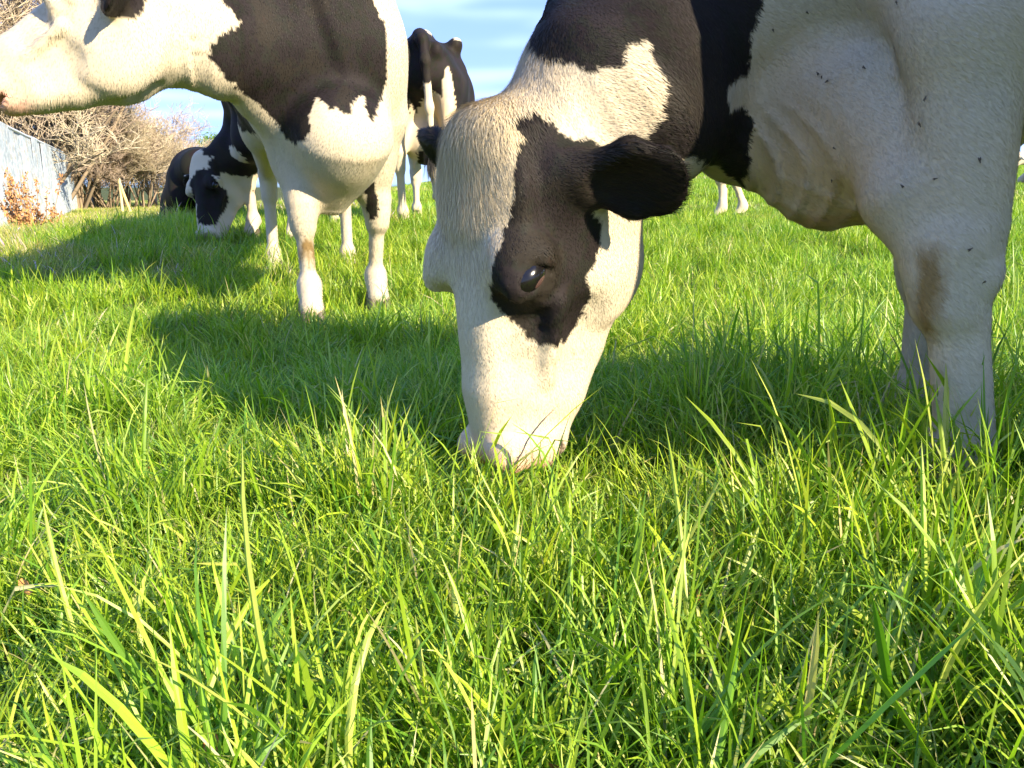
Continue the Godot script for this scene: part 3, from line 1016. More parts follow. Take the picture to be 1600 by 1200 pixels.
func lying_cow(called: String, label: String, T: Transform3D, cell: float) -> Herd:
	var o: Array[Blob] = []
	var none: Array[Crease] = []
	trunk(o)
	o.resize(6)
	for b in o:
		b.a.y -= 0.50
		b.b.y -= 0.50
	var left := Vector3(0, 0, -1)
	for q in [-1.0, 1.0]:
		o.append(blob(Vector3(0.05, 0.30, 0.22 * q), Vector3(0.30, 0.12, 0.26 * q), Vector3(0.09, 0.12, 0.09), Vector3(0.06, 0.07, 0.06), Vector3(0, 0, 1), 0.06))
		o.append(rod(Vector3(0.30, 0.10, 0.26 * q), Vector3(0.02, 0.07, 0.28 * q), 0.05, 0.045, 0.04))
		o.append(blob(Vector3(-1.2, 0.42, 0.22 * q), Vector3(-0.85, 0.28, 0.36 * q), Vector3(0.13, 0.22, 0.1), Vector3(0.09, 0.13, 0.1), Vector3(0, 0, 1), 0.07))
		o.append(rod(Vector3(-0.85, 0.2, 0.38 * q), Vector3(-1.15, 0.09, 0.42 * q), 0.08, 0.055, 0.05))
		o.append(rod(Vector3(-1.15, 0.08, 0.42 * q), Vector3(-0.8, 0.06, 0.46 * q), 0.045, 0.04, 0.04))
	var H := frame_of(Vector3(0.66, 0.72, 0.0), Vector3(-0.8, 0.55, 0), Vector3(0.5, 0.8, 0))
	head(o, H)
	ear(o, H, Vector3(0.09, -0.075, -0.1), Vector3(1, 0, -0.3), Vector3(0, -0.5, 0.8))
	ear(o, H, Vector3(-0.09, -0.075, -0.1), Vector3(-1, 0, -0.3), Vector3(0, -0.5, 0.8))
	chain(o, [[H * Vector3(0, -0.10, -0.14), left, 0.085, 0.11], [Vector3(0.36, 0.62, 0), left, 0.12, 0.18], [Vector3(0.08, 0.56, 0), left, 0.18, 0.26]], 0.07)
	var c := coat()
	c.ragged = 0.015
	return add_cow(called, label, T, o, none, cell, c, [])

func comb_back(p: Vector3, _n: Vector3) -> Vector4:
	return Vector4(-0.5, -0.8, 0.1, 0.010)

func finish_herd() -> void:
	for w in herd:
		var cow := thing(w.called, w.T, w.label, "cow", "black and white cows")
		var list: Array[Field] = [w.f]
		var c := w.c
		part(cow, "body", mesh_of(list, func(p, _n): return c.at(p)), painted(0.7, 0.25))
		if w.eyes:
			add_eyes(cow, w.H, 1.18 if w.hair > 0.0 else 1.12, 1.34 if w.hair > 0.0 else 1.2)
		if w.feet.size():
			add_hooves(cow, w.feet)
		if w.switch_at != Vector3.ZERO:
			add_switch(cow, w.switch_at, 0.36, Color(0.03, 0.025, 0.02))
		if w.hair > 0.0:
			grow_hair(cow, w.f, w.c, w.T, w.hair * (0.3 if rough else 1.0), 0.0019, comb_back, [eye_place(w.H, 1.18, 1.34, 1.0)])

# ---------------------------------------------------------------- grass
func blade(st: SurfaceTool, base: Vector3, az: float, long: float, wide: float, lean: float, bend: float, c: Color, segs: int, fold := true, tip_dry := 0.0) -> void:
	var out := Vector3(cos(az), 0, sin(az))
	var side := Vector3(-sin(az), 0, cos(az))
	var twist := rng.randf_range(-1.2, 1.2)
	var p := base
	var last: Array[Vector3] = []
	var kink := rng.randf_range(0.45, 0.8) if rng.randf() < 0.16 else 2.0
	var th := lean
	for i in segs + 1:
		var s := float(i) / segs
		var w := wide * 0.5 * (0.72 + 0.55 * s) * (1.0 if s < 0.35 else sqrt(maxf(1.0 - pow((s - 0.35) / 0.65, 1.7), 0.0)))
		var up := Vector3.UP * cos(th) + out * sin(th)
		var nrm := out * cos(th) - Vector3.UP * sin(th)
		var sd := side.rotated(up, twist * s)
		var nm := nrm.rotated(up, twist * s)
		var ring: Array[Vector3] = [p - sd * w, p - nm * w * (0.45 if fold else 0.0), p + sd * w]
		if i:
			var col := c.lerp(Color(0.52, 0.46, 0.16), clampf((s - 1.0 + tip_dry) / maxf(tip_dry, 0.01), 0.0, 1.0) if tip_dry > 0.0 else 0.0)
			st.set_color(col)
			if fold:
				tri(st, last[0], last[1], ring[0]); tri(st, ring[0], last[1], ring[1])
				tri(st, last[1], last[2], ring[1]); tri(st, ring[1], last[2], ring[2])
			else:
				tri(st, last[0], last[2], ring[0]); tri(st, ring[0], last[2], ring[2])
		last = ring
		p += up * (long / segs)
		th += bend * (0.35 + 1.3 * s) / segs
		if s > kink:
			th += 0.9
			kink = 2.0

func tri(st: SurfaceTool, a: Vector3, b: Vector3, c: Vector3) -> void:
	if (b - a).cross(c - a).length_squared() < 1e-16:
		return
	st.add_vertex(a); st.add_vertex(b); st.add_vertex(c)

func grass_tint() -> Color:
	var r := rng.randf()
	var c := Color(0.255, 0.395, 0.026)
	if r < 0.30:
		c = Color(0.365, 0.485, 0.036)
	elif r < 0.50:
		c = Color(0.145, 0.285, 0.026)
	elif r < 0.60:
		c = Color(0.47, 0.54, 0.10)
	elif r < 0.622:
		c = Color(0.55, 0.50, 0.24)
	var g := rng.randf_range(0.82, 1.18)
	return Color(c.r * g * rng.randf_range(0.9, 1.1), c.g * g, c.b * g)

func sod_mesh(kind: int) -> ArrayMesh:
	# a sod of grass: many blades, standing in tufts that lean together
	var st := SurfaceTool.new()
	st.begin(Mesh.PRIMITIVE_TRIANGLES)
	st.set_smooth_group(-1)
	var half: float = [0.075, 0.14, 0.52][kind]
	var tufts: int = [20, 22, 44][kind]
	for t in tufts:
		var c := Vector3(rng.randf_range(-half, half), -0.01, rng.randf_range(-half, half))
		var main := rng.randf() * TAU
		var tall := rng.randf_range(0.62, 1.28)
		var slant := rng.randf_range(0.0, 0.38)
		for i in rng.randi_range(9, 13):
			var az := main + rng.randfn(0.0, 1.25)
			var r: float = [0.022, 0.035, 0.11][kind]
			var b := c + Vector3(rng.randf_range(-r, r), 0, rng.randf_range(-r, r))
			if kind == 2:
				blade(st, b, az, tall * rng.randf_range(0.08, 0.16), rng.randf_range(0.008, 0.015), rng.randf_range(0.05, 0.7), rng.randf_range(0.0, 1.3), grass_tint(), 2, false)
				continue
			var long := rng.randf_range(0.075, 0.175)
			if rng.randf() < 0.025:
				long = rng.randf_range(0.17, 0.22)
			var wide := rng.randf_range(0.0016, 0.0036)
			var broad := rng.randf() < 0.15
			if broad:
				wide = rng.randf_range(0.0042, 0.0068)
			if kind == 1:
				blade(st, b, az, tall * long, wide * 1.25, slant + rng.randf_range(0.0, 0.4), rng.randf_range(0.0, 1.5), grass_tint(), 4, false)
			else:
				blade(st, b, az, tall * long, wide, slant + rng.randf_range(-0.05, 0.45), rng.randf_range(-0.1, 1.7), grass_tint(), 6, broad, rng.randf_range(0.08, 0.25) if rng.randf() < 0.035 else 0.0)
	if kind == 0:
		for i in 34:               # short undergrowth
			blade(st, Vector3(rng.randf_range(-half, half), -0.01, rng.randf_range(-half, half)), rng.randf() * TAU, rng.randf_range(0.035, 0.075), rng.randf_range(0.002, 0.004), rng.randf_range(0.1, 0.9), rng.randf_range(0.0, 1.2), grass_tint(), 3, false)
	st.generate_normals()
	return st.commit()

func grass_height(x: float, z: float) -> float:
	var d := -z
	var h := 0.82 + 0.80 * lumps.get_noise_2d(x * 90.0 + 40.0, z * 90.0) + 0.35 * lumps.get_noise_2d(x * 260.0, z * 260.0)
	h += 0.42 * smoothstep(0.15, 0.6, x) * (1.0 - smoothstep(1.5, 2.4, d))
	h -= 0.22 * smoothstep(0.0, 1.0, -x) * (1.0 - smoothstep(2.0, 4.0, d))
	h += 0.45 * exp(-pow((x + 0.02) / 0.22, 2.0) - pow((d - 1.06) / 0.13, 2.0))
	h += 0.4 * exp(-pow((x - 0.60) / 0.22, 2.0) - pow((d - 1.02) / 0.16, 2.0))
	return clampf(h, 0.34, 1.75)

func scatter(parent: Node3D, kind: int, variants: int, d0: float, d1: float, spacing: float, m: Material) -> void:
	var bufs: Array[PackedFloat32Array] = []
	for v in variants:
		bufs.append(PackedFloat32Array())
	var z := d0
	while z < d1:
		var half := 0.85 * z + (1.1 if kind < 2 else 3.0)
		var x := -half
		while x < half + spacing:
			var px := x + rng.randf_range(-0.35, 0.35) * spacing
			var pd := z + rng.randf_range(-0.35, 0.35) * spacing
			x += spacing
			var pz := -pd
			if pd < 0.30:
				continue
			if lumps.get_noise_2d(px * 170.0, pz * 170.0 + 300.0) < -0.40 and kind == 0:
				continue
			var gh := grass_height(px, pz)
			var s := gh * rng.randf_range(0.8, 1.2)
			if kind == 2:
				s = rng.randf_range(0.8, 1.25) * 0.8
			elif kind == 1:
				s *= 0.82
			# tufts lean together in drifts
			var la := lumps.get_noise_2d(px * 55.0 - 200.0, pz * 55.0) * 5.0
			var lt := (0.06 + 0.25 * absf(lumps.get_noise_2d(px * 80.0, pz * 80.0 - 500.0)) + rng.randf_range(0.0, 0.10)) * (1.0 if kind == 0 else 0.4 if kind == 1 else 0.0)
			var ax := Vector3(cos(la), 0, sin(la))
			var b := Basis(ax, lt) * Basis(Vector3.UP, rng.randf() * TAU)
			b = b.scaled(Vector3(lerpf(s, 1.0, 0.4), s, lerpf(s, 1.0, 0.4)))
			var y := ground_height(px, pz)
			# colour of the sward: some drifts yellower, dry ground by the fence
			var hue := lumps.get_noise_2d(px * 40.0 + 900.0, pz * 40.0)
			var t := Color(1.0 + 0.25 * hue, 1.0 + 0.08 * hue, 1.0) 
			var dry := smoothstep(-0.15, 0.5, lumps.get_noise_2d(px * 14.0, pz * 14.0 + 77.0) + 1.5 * smoothstep(1.9, 3.8, -px - 0.10 * (pd - 5.0)) * smoothstep(3.2, 6.5, pd) + 0.25 * smoothstep(0.6, 1.6, -px) - 0.35)
			if rng.randf() < dry * 0.8:
				t = Color(1.6, 1.08, 4.0)
			var g := rng.randf_range(0.88, 1.12)
			bufs[rng.randi() % variants].append_array(PackedFloat32Array([b.x.x, b.y.x, b.z.x, px, b.x.y, b.y.y, b.z.y, y, b.x.z, b.y.z, b.z.z, pz, t.r * g, t.g * g, t.b * g, 1.0]))
		z += spacing
	var total := 0
	for v in variants:
		var mm := MultiMesh.new()
		mm.transform_format = MultiMesh.TRANSFORM_3D
		mm.use_colors = true
		mm.mesh = sod_mesh(kind)
		mm.mesh.surface_set_material(0, m)
		mm.instance_count = bufs[v].size() / 16
		total += mm.instance_count
		mm.buffer = bufs[v]
		var o := MultiMeshInstance3D.new()
		o.name = "grass_sod"
		o.multimesh = mm
		o.set_meta("kind", "stuff")
		parent.add_child(o, true)
	print("grass ", kind, " ", total)

func make_grass() -> void:
	rng.seed = 77
	var g := Node3D.new()
	g.name = "pasture_grass"
	add_child(g)
	g.set_meta("kind", "stuff")
	g.set_meta("label", "thick bright green pasture grass all over the field")
	g.set_meta("category", "grass")
	var m := painted(0.42, 0.5)
	m.backlight_enabled = true
	m.backlight = Color(0.85, 0.95, 0.55)
	scatter(g, 0, 28, 0.30, 2.8, 0.10, m)
	scatter(g, 1, 12, 2.75, 9.2, 0.19, m)
	scatter(g, 2, 8, 9.0, 48.0, 0.75, m)

func make_ground() -> void:
	var verts := PackedVector3Array()
	var index := PackedInt32Array()
	var dist := PackedFloat32Array()
	var r := 0.15
	while r < 700.0:
		dist.append(r)
		r = r * 1.07 + 0.03
	var n := 144
	verts.append(Vector3(0, ground_height(0, 0), 0))
	for d in dist:
		for i in n:
			var a := TAU * i / n
			var x := cos(a) * d
			var z := sin(a) * d
			verts.append(Vector3(x, ground_height(x, z) - 0.01, z))
	for i in n:
		index.append_array(PackedInt32Array([0, 1 + i, 1 + (i + 1) % n]))
	for k in dist.size() - 1:
		for i in n:
			var a := 1 + k * n + i
			var b := 1 + k * n + (i + 1) % n
			index.append_array(PackedInt32Array([a, a + n, b, b, a + n, b + n]))
	var arr := []
	arr.resize(Mesh.ARRAY_MAX)
	arr[Mesh.ARRAY_VERTEX] = verts
	arr[Mesh.ARRAY_INDEX] = index
	var st := SurfaceTool.new()
	st.create_from_arrays(arr)
	st.generate_normals()
	var m := matter(Color(1, 1, 1), 0.95, 0.2)
	m.albedo_texture = speckle([Color(0.035, 0.040, 0.016), Color(0.060, 0.085, 0.020), Color(0.085, 0.10, 0.030), Color(0.12, 0.10, 0.05)], 0.03)
	m.uv1_triplanar = true
	m.uv1_world_triplanar = true
	m.uv1_scale = Vector3(0.7, 0.7, 0.7)
	var g := MeshInstance3D.new()
	g.name = "ground"
	g.mesh = st.commit()
	g.mesh.surface_set_material(0, m)
	g.set_meta("kind", "structure")
	add_child(g)

func speckle(ramp: Array, freq: float) -> NoiseTexture2D:
	var t := NoiseTexture2D.new()
	t.width = 512
	t.height = 512
	t.seamless = true
	var n := FastNoiseLite.new()
	n.seed = 5
	n.frequency = freq
	n.fractal_octaves = 5
	t.noise = n
	var gr := Gradient.new()
	gr.offsets = PackedFloat32Array()
	gr.colors = PackedColorArray()
	var offs := PackedFloat32Array()
	var cols := PackedColorArray()
	for i in ramp.size():
		offs.append(0.2 + 0.6 * i / (ramp.size() - 1.0))
		cols.append(ramp[i].linear_to_srgb())
	gr.offsets = offs
	gr.colors = cols
	t.color_ramp = gr
	return t

func fallen_leaves() -> void:
	var shapes: Array[ArrayMesh] = []
	for k in 4:
		var st := SurfaceTool.new()
		st.begin(Mesh.PRIMITIVE_TRIANGLES)
		var was: Array[Vector3] = []
		var curl := rng.randf_range(0.3, 0.9)
		for i in 7:
			var s := i / 6.0
			var w := 0.0085 * sin(PI * clampf(s * 0.92 + 0.06, 0, 1)) * rng.randf_range(0.8, 1.2)
			var x := (s - 0.5) * 0.028
			var y := 0.012 * curl * (s - 0.3) * (s - 0.3) * 2.0
			var ring: Array[Vector3] = [Vector3(x, y + w * curl, -w), Vector3(x, y, 0), Vector3(x, y + w * curl * 0.7, w)]
			if i:
				tri(st, was[0], was[1], ring[0]); tri(st, ring[0], was[1], ring[1])
				tri(st, was[1], was[2], ring[1]); tri(st, ring[1], was[2], ring[2])
			was = ring
		st.generate_normals()
		shapes.append(st.commit())
	var mats := [matter(Color(0.42, 0.15, 0.035), 0.7), matter(Color(0.50, 0.24, 0.07), 0.7), matter(Color(0.26, 0.10, 0.035), 0.7)]
	var spots := [[1088, 890, "in the grass below the front cow's muzzle, towards the right"], [1392, 930, "in the grass in front of the near hoof"], [1592, 1050, "in the grass at the right edge"], [330, 1126, "in the grass near the bottom edge, left of centre"],
		[24, 1180, "in the bottom left corner"], [148, 604, "in the short grass left of the cow's shadow"], [232, 706, "in the grass at left, below the cow's shadow"], [34, 898, "in the grass at the left edge"], [875, 1145, "in the grass at the bottom, right of centre"]]
	for i in spots.size():
		var p: Array = spots[i]
		# where the line of sight meets the top of the grass
		var dir := at(p[0], p[1], 1.0) - EYE
		var q := EYE + dir * ((0.095 - EYE.y) / dir.y)
		var o := MeshInstance3D.new()
		o.name = "fallen_leaf"
		o.mesh = shapes[i % 4]
		o.material_override = mats[i % 3]
		add_child(o, true)
		q.y = ground_height(q.x, q.z) + rng.randf_range(0.05, 0.085)
		o.transform = Transform3D(Basis.from_euler(Vector3(rng.randf_range(-0.7, 0.7), rng.randf() * TAU, rng.randf_range(-0.7, 0.7))), q)
		tag(o, "curled brown dead leaf " + p[2], "leaf", "dead leaves in the grass")

# ---------------------------------------------------------------- fence, shrubs and trees in the distance
func tube(st: SurfaceTool, a: Vector3, b: Vector3, ra: float, rb: float, sides := 3) -> void:
	var n := (b - a).normalized()
	var u := n.cross(Vector3(0.3, 0.2, 1.0)).normalized()
	var v := n.cross(u)
	for i in sides:
		var p := TAU * i / sides
		var q := TAU * (i + 1) / sides
		var d0 := u * cos(p) + v * sin(p)
		var d1 := u * cos(q) + v * sin(q)
		for e in [[a + d0 * ra, d0], [b + d0 * rb, d0], [a + d1 * ra, d1], [a + d1 * ra, d1], [b + d0 * rb, d0], [b + d1 * rb, d1]]:
			st.set_normal(e[1])
			st.add_vertex(e[0])

func grow(thick: SurfaceTool, thin: SurfaceTool, a: Vector3, dir: Vector3, long: float, r: float, level: int, most: int) -> void:
	var steps := 3
	var p := a
	var d := dir
	for i in steps:
		var nd := (d + Vector3(rng.randf_range(-1, 1), rng.randf_range(-0.6, 0.9), rng.randf_range(-1, 1)) * 0.20).normalized()
		var q := p + nd * long / steps
		var r0 := r * (1.0 - 0.5 * i / steps)
		var r1 := r * (1.0 - 0.5 * (i + 1) / steps)
		tube(thick if level < 2 else thin, p, q, r0, r1, 5 if level < 2 else 3)
		if level < most and (i > 0 or level > 0):
			for k in rng.randi_range(1, 2) + (1 if level > 0 else 0):
				var side := Vector3(rng.randf_range(-1, 1), rng.randf_range(-0.3, 0.8), rng.randf_range(-1, 1)).normalized()
				grow(thick, thin, p.lerp(q, rng.randf()), (nd * 0.75 + side).normalized(), long * rng.randf_range(0.42, 0.66), maxf(r1 * 0.6, 0.006), level + 1, most)
		p = q
		d = nd

func bare_tree(stems: int, tall: float, spread: float, bark: Material, twig: Material, most: int) -> Node3D:
	var o := Node3D.new()
	var thick := SurfaceTool.new()
	var thin := SurfaceTool.new()
	thick.begin(Mesh.PRIMITIVE_TRIANGLES)
	thin.begin(Mesh.PRIMITIVE_TRIANGLES)
	for s in stems:
		var az := rng.randf() * TAU
		var lean := rng.randf_range(0.05, spread)
		grow(thick, thin, Vector3(cos(az) * 0.15, -0.1, sin(az) * 0.15), Vector3(cos(az) * lean, 1, sin(az) * lean).normalized(), tall * rng.randf_range(0.55, 0.75), 0.018 * tall * (0.6 if stems > 2 else 1.0), 0, most)
	part(o, "trunk", thick.commit(), bark)
	part(o, "crown", thin.commit(), twig)
	return o

func leafy(st: SurfaceTool, c: Vector3, r: Vector3, count: int, size: float) -> void:
	for i in count:
		var d := Vector3(rng.randfn(), rng.randfn(), rng.randfn()).normalized() * pow(rng.randf(), 0.45)
		var p := c + d * r
		var b := Basis.from_euler(Vector3(rng.randf() * TAU, rng.randf() * TAU, rng.randf() * TAU)).scaled(Vector3.ONE * size * rng.randf_range(0.6, 1.3))
		var q := [p + b * Vector3(-0.25, 0, 0), p + b * Vector3(0, 0.1, 0.5), p + b * Vector3(0.25, 0, 0), p + b * Vector3(0, -0.05, -0.5)]
		tri(st, q[0], q[1], q[2]); tri(st, q[0], q[2], q[3])

func make_far() -> void:
	rng.seed = 33
	# --- ribbed metal fence running away on the left
	var from := Vector3(-6.6, 0, -9.7)
	var to := Vector3(-17.6, 0, -34.5)
	var along := (to - from).normalized()
	var width := 0.96
	var count := int(from.distance_to(to) / width)
	var fence := thing("metal_fence", Transform3D(Basis.IDENTITY, Vector3(from.x, ground_height(from.x, from.z), from.z)), "pale blue-grey ribbed metal fence running back at the left", "fence")
	var sheet := SurfaceTool.new()
	sheet.begin(Mesh.PRIMITIVE_TRIANGLES)
	var prof: Array[Vector2] = []
	for i in 5:
		var x := i * width / 5.0
		prof.append_array([Vector2(x, 0), Vector2(x + 0.11, 0), Vector2(x + 0.13, 0.035), Vector2(x + 0.17, 0.035), Vector2(x + 0.19, 0)])
	for i in prof.size() - 1:
		var a := Vector3(prof[i].x, 0, prof[i].y)
		var b := Vector3(prof[i + 1].x, 0, prof[i + 1].y)
		var h := Vector3(0, 1.95, 0)
		tri(sheet, a, b, a + h); tri(sheet, a + h, b, b + h)
		var t := Vector3(0, 0, -0.004)
		tri(sheet, a + t, a + h + t, b + t); tri(sheet, a + h + t, b + h + t, b + t)
	sheet.generate_normals()
	var sheet_mesh := sheet.commit()
	var rust := speckle([Color(0.24, 0.285, 0.33), Color(0.32, 0.375, 0.42), Color(0.40, 0.44, 0.47), Color(0.30, 0.30, 0.28)], 0.012)
	var tones: Array[StandardMaterial3D] = []
	for k in 3:
		var m := matter(Color(1, 1, 1).darkened(0.06 * k), 0.5, 0.5)
		m.albedo_texture = rust
		m.uv1_triplanar = true
		m.uv1_world_triplanar = true
		m.uv1_scale = Vector3(0.5, 0.5, 0.5)
		tones.append(m)
	var facing := Basis(along, Vector3.UP, along.cross(Vector3.UP))
	for i in count:
		var w := from + along * (i * width)
		var o := MeshInstance3D.new()
		o.name = "fence_panel"
		o.mesh = sheet_mesh
		o.material_override = tones[rng.randi() % 3]
		fence.add_child(o, true)
		o.position = Vector3(w.x, ground_height(w.x, w.z) + rng.randf_range(-0.05, 0.02), w.z) - fence.position
		o.basis = facing * Basis(Vector3.RIGHT, rng.randf_range(-0.02, 0.02))
	var rail := SurfaceTool.new()
	rail.begin(Mesh.PRIMITIVE_TRIANGLES)
	for i in count:
		var w0 := from + along * (i * width)
		var w1 := from + along * ((i + 1) * width)
		var p0 := Vector3(w0.x, ground_height(w0.x, w0.z) + 1.95, w0.z) - fence.position
		var p1 := Vector3(w1.x, ground_height(w1.x, w1.z) + 1.95, w1.z) - fence.position
		tube(rail, p0, p1, 0.035, 0.035, 6)
	part(fence, "top_rail", rail.commit(), matter(Color(0.55, 0.60, 0.64), 0.4))

	# --- bare thicket behind it
	var bark := matter(Color(0.24, 0.18, 0.12), 0.9)
	var twigs := [matter(Color(0.45, 0.36, 0.26), 0.9), matter(Color(0.50, 0.42, 0.29), 0.9), matter(Color(0.40, 0.31, 0.24), 0.9)]
	var kinds: Array[Node3D] = []
	var depth := 3 if rough else 4
	for k in 3:
		kinds.append(bare_tree(2, 6.5, 0.45, bark, twigs[k], depth))
	for k in 3:
		kinds.append(bare_tree(7, 3.6, 0.75, bark, twigs[k], depth))
	var spots := [ # px, depth, kind, scale, label
		[-70, 23, 0, 1.5, "tall bare tree behind the metal fence at the left edge"],
		[0, 25, 1, 1.5, "tall bare tree above the upper-left cow's nose"],
		[55, 28, 2, 1.5, "tall bare tree behind the upper-left cow's face"],
		[120, 31, 0, 1.0, "bare tree behind the far end of the metal fence"],
		[150, 34, 1, 0.95, "bare tree just right of the metal fence"],
		[200, 36, 2, 0.8, "bare tree under the upper-left cow's jaw"],
		[240, 38, 0, 0.7, "small bare tree above the lying black cow"],
		[-60, 22, 3, 1.9, "leafless bush behind the fence at the left edge"],
		[15, 25, 4, 2.1, "leafless bush above the fence below the cow's chin"],
		[70, 28, 5, 2.0, "leafless bush rising over the middle of the fence"],
		[118, 31, 3, 1.7, "leafless bush over the far end of the fence"],
		[155, 32, 4, 1.4, "leafless tan bush at the end of the fence"],
		[172, 32, 5, 1.1, "leafless tan bush behind the wooden stakes"],
		[200, 33, 3, 1.1, "leafless tan bush right of the wooden stakes"],
		[225, 32, 4, 1.0, "leafless tan bush left of the lying black cow"],
		[255, 34, 5, 1.1, "leafless tan bush behind the lying black cow"],
		[285, 36, 3, 0.95, "leafless bush left of the green bush"],
		[330, 36, 4, 0.7, "low leafless bush behind the left grazing cow"],
	]
	for i in spots.size():
		var s: Array = spots[i]
		var src := kinds[s[2]]
		var o: Node3D = src.duplicate()
		o.name = "bare_tree" if s[2] < 3 else "bare_bush"
		add_child(o, true)
		var p := at(s[0], 300, s[1])
		o.position = Vector3(p.x, ground_height(p.x, p.z) - 0.05, p.z)
		o.rotation.y = rng.randf() * TAU
		o.scale = Vector3.ONE * s[3]
		tag(o, s[4], "tree" if s[2] < 3 else "bush", "leafless trees and bushes behind the fence")
	for k in kinds:
		k.free()

	# --- green bush in the gap
	var g := at(322, 220, 40)
	var bush := thing("evergreen_bush", Transform3D(Basis.IDENTITY, Vector3(g.x, ground_height(g.x, g.z), g.z)), "round green leafy bush against the sky under the cow's neck", "bush")
	var st := SurfaceTool.new()
	st.begin(Mesh.PRIMITIVE_TRIANGLES)
	tube(st, Vector3(0, -0.1, 0), Vector3(0.1, 1.6, 0), 0.14, 0.08, 7)
	for i in 6:
		tube(st, Vector3(0.05, 0.9, 0), Vector3(cos(i * 1.05) * 0.9, 2.2, sin(i * 1.05) * 0.9), 0.05, 0.02, 4)
	part(bush, "trunk", st.commit(), bark)
	st = SurfaceTool.new()
	st.begin(Mesh.PRIMITIVE_TRIANGLES)
	for i in 26:
		var a := rng.randf() * TAU
		leafy(st, Vector3(cos(a) * rng.randf_range(0.2, 1.2), rng.randf_range(0.8, 3.1), sin(a) * rng.randf_range(0.2, 1.2)), Vector3(0.55, 0.4, 0.55), 150, 0.14)
	st.generate_normals()
	var leaf := matter(Color(0.10, 0.19, 0.035), 0.6)
	leaf.backlight_enabled = true
	leaf.backlight = Color(0.5, 0.6, 0.3)
	part(bush, "crown", st.commit(), leaf)

	# --- dry orange shrub by the fence
	var q := at(52, 350, 10.2)
	var shrub := thing("dry_shrub", Transform3D(Basis.IDENTITY, Vector3(q.x, ground_height(q.x, q.z), q.z)), "withered orange shrub in front of the metal fence", "shrub")
	var stem := SurfaceTool.new()
	stem.begin(Mesh.PRIMITIVE_TRIANGLES)
	var lv := SurfaceTool.new()
	lv.begin(Mesh.PRIMITIVE_TRIANGLES)
	for i in 46:
		var a := rng.randf() * TAU
		var lean := rng.randf_range(0.05, 0.5)
		var tall := rng.randf_range(0.35, 0.95)
		var p := Vector3(cos(a) * 0.12, -0.03, sin(a) * 0.12)
		var e := p + Vector3(cos(a) * lean, 1, sin(a) * lean).normalized() * tall
		tube(stem, p, e, 0.006, 0.003)
		for k in 14:
			leafy(lv, p.lerp(e, rng.randf_range(0.25, 1.0)), Vector3(0.035, 0.04, 0.035), 3, 0.05)
	lv.generate_normals()
	part(shrub, "stem", stem.commit(), matter(Color(0.30, 0.17, 0.08), 0.9))
	part(shrub, "foliage", lv.commit(), matter(Color(0.44, 0.22, 0.085), 0.85))

	# --- two wooden stakes
	for s in [[184, 0.0, "upright pale wooden stake by the bushes at left"], [197, 0.28, "yellowish wooden stake leaning beside an upright one"]]:
		var w := at(s[0] + 6, 318, 27.0)
		var o := thing("wooden_stake", Transform3D(Basis(Vector3(0, 0, 1), s[1]), Vector3(w.x, ground_height(w.x, w.z), w.z)), s[2], "stake", "wooden stakes")
		var m := SurfaceTool.new()
		m.begin(Mesh.PRIMITIVE_TRIANGLES)
		tube(m, Vector3(0, -0.1, 0), Vector3(0.01, 1.05, 0), 0.05, 0.045, 6)
		tube(m, Vector3(0.01, 1.05, 0), Vector3(0.012, 1.13, 0), 0.045, 0.01, 6)
		part(o, "shaft", m.commit(), matter(Color(0.55, 0.46, 0.28) if s[1] == 0.0 else Color(0.62, 0.50, 0.20), 0.85))

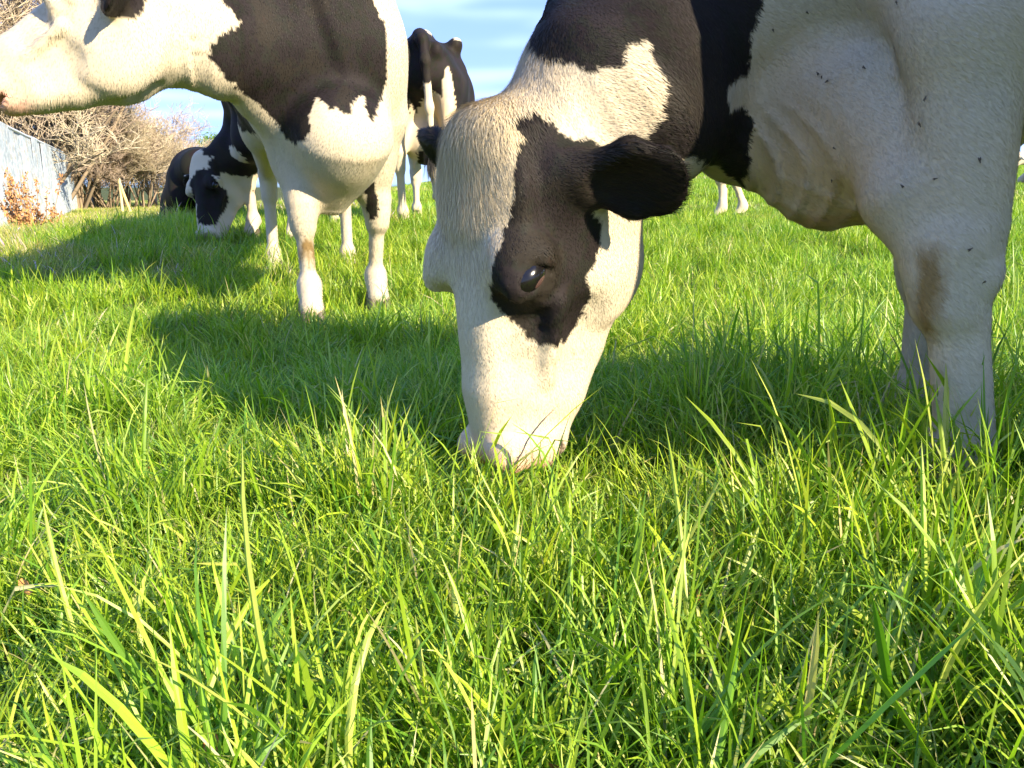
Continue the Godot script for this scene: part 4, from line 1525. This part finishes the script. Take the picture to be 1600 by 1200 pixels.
# ---------------------------------------------------------------- the scene
func _ready() -> void:
	rough = false
	t_start = Time.get_ticks_msec()
	rng.seed = 11
	lumps.seed = 3
	lumps.frequency = 0.02
	fuzz.seed = 8
	fuzz.frequency = 0.03
	# camera
	var cam := Camera3D.new()
	cam.name = "camera"
	cam.fov = rad_to_deg(2.0 * atan(600.0 / FOCAL))
	cam.near = 0.02
	cam.far = 2000.0
	add_child(cam)
	cam.position = EYE
	cam.rotation.x = -PITCH
	cam.current = true
	# sky
	var env := Environment.new()
	env.background_mode = Environment.BG_SKY
	var sky := Sky.new()
	var sm := ProceduralSkyMaterial.new()
	sm.sky_top_color = Color(0.32, 0.43, 0.66)
	sm.sky_horizon_color = Color(0.50, 0.59, 0.73)
	sm.sky_curve = 0.10
	sm.sky_cover = cirrus()
	sm.sky_cover_modulate = Color(1, 1, 1, 1)
	sm.ground_horizon_color = Color(0.45, 0.5, 0.4)
	sm.ground_bottom_color = Color(0.2, 0.25, 0.1)
	sky.sky_material = sm
	env.sky = sky
	env.background_energy_multiplier = 1.25
	env.tonemap_mode = Environment.TONE_MAPPER_LINEAR
	env.tonemap_exposure = 3.1
	env.ssao_enabled = true
	env.ssil_enabled = true
	env.sdfgi_enabled = true
	var we := WorldEnvironment.new()
	we.name = "world_environment"
	we.environment = env
	add_child(we)
	# sun: low, from the right and a little behind the camera
	var sun := DirectionalLight3D.new()
	sun.name = "sun"
	sun.light_energy = 1.42
	sun.light_color = Color(1.0, 0.94, 0.82)
	sun.light_angular_distance = 0.5
	sun.shadow_enabled = true
	add_child(sun)
	var to_sun := Vector3(0.676, 0.454, 0.58)
	sun.look_at_from_position(to_sun * 10.0, Vector3.ZERO, Vector3.UP)

	make_ground()
	plan_near_cow()
	plan_herd()
	var work := WorkerThreadPool.add_group_task(func(i): jobs[i].run(), jobs.size(), -1, true)
	WorkerThreadPool.wait_for_group_task_completion(work)
	print("bodies ", Time.get_ticks_msec() - t_start, " ms")
	finish_near_cow()
	finish_herd()
	make_flies()
	print("cows ", Time.get_ticks_msec() - t_start, " ms")
	make_far()
	print("far ", Time.get_ticks_msec() - t_start, " ms")
	make_grass()
	fallen_leaves()
	print("built in ", Time.get_ticks_msec() - t_start, " ms")

func cirrus() -> ImageTexture:
	# thin streaks of high cloud, the same all round
	var img := Image.create(1024, 512, false, Image.FORMAT_RGBA8)
	var n := FastNoiseLite.new()
	n.seed = 21
	n.frequency = 0.01
	n.fractal_octaves = 4
	for y in 256:
		var el := (255.5 - y) / 255.5 * PI / 2.0
		var h := 240.0 / (tan(el) + 0.1)
		for x in 1024:
			var az := x / 1024.0 * TAU
			var v := n.get_noise_3d(cos(az) * 250.0, h + 12.0 * cos(az * 5.0), sin(az) * 250.0)
			img.set_pixel(x, y, Color(0.36, 0.365, 0.38, smoothstep(-0.1, 0.45, v)))
	return ImageTexture.create_from_image(img)
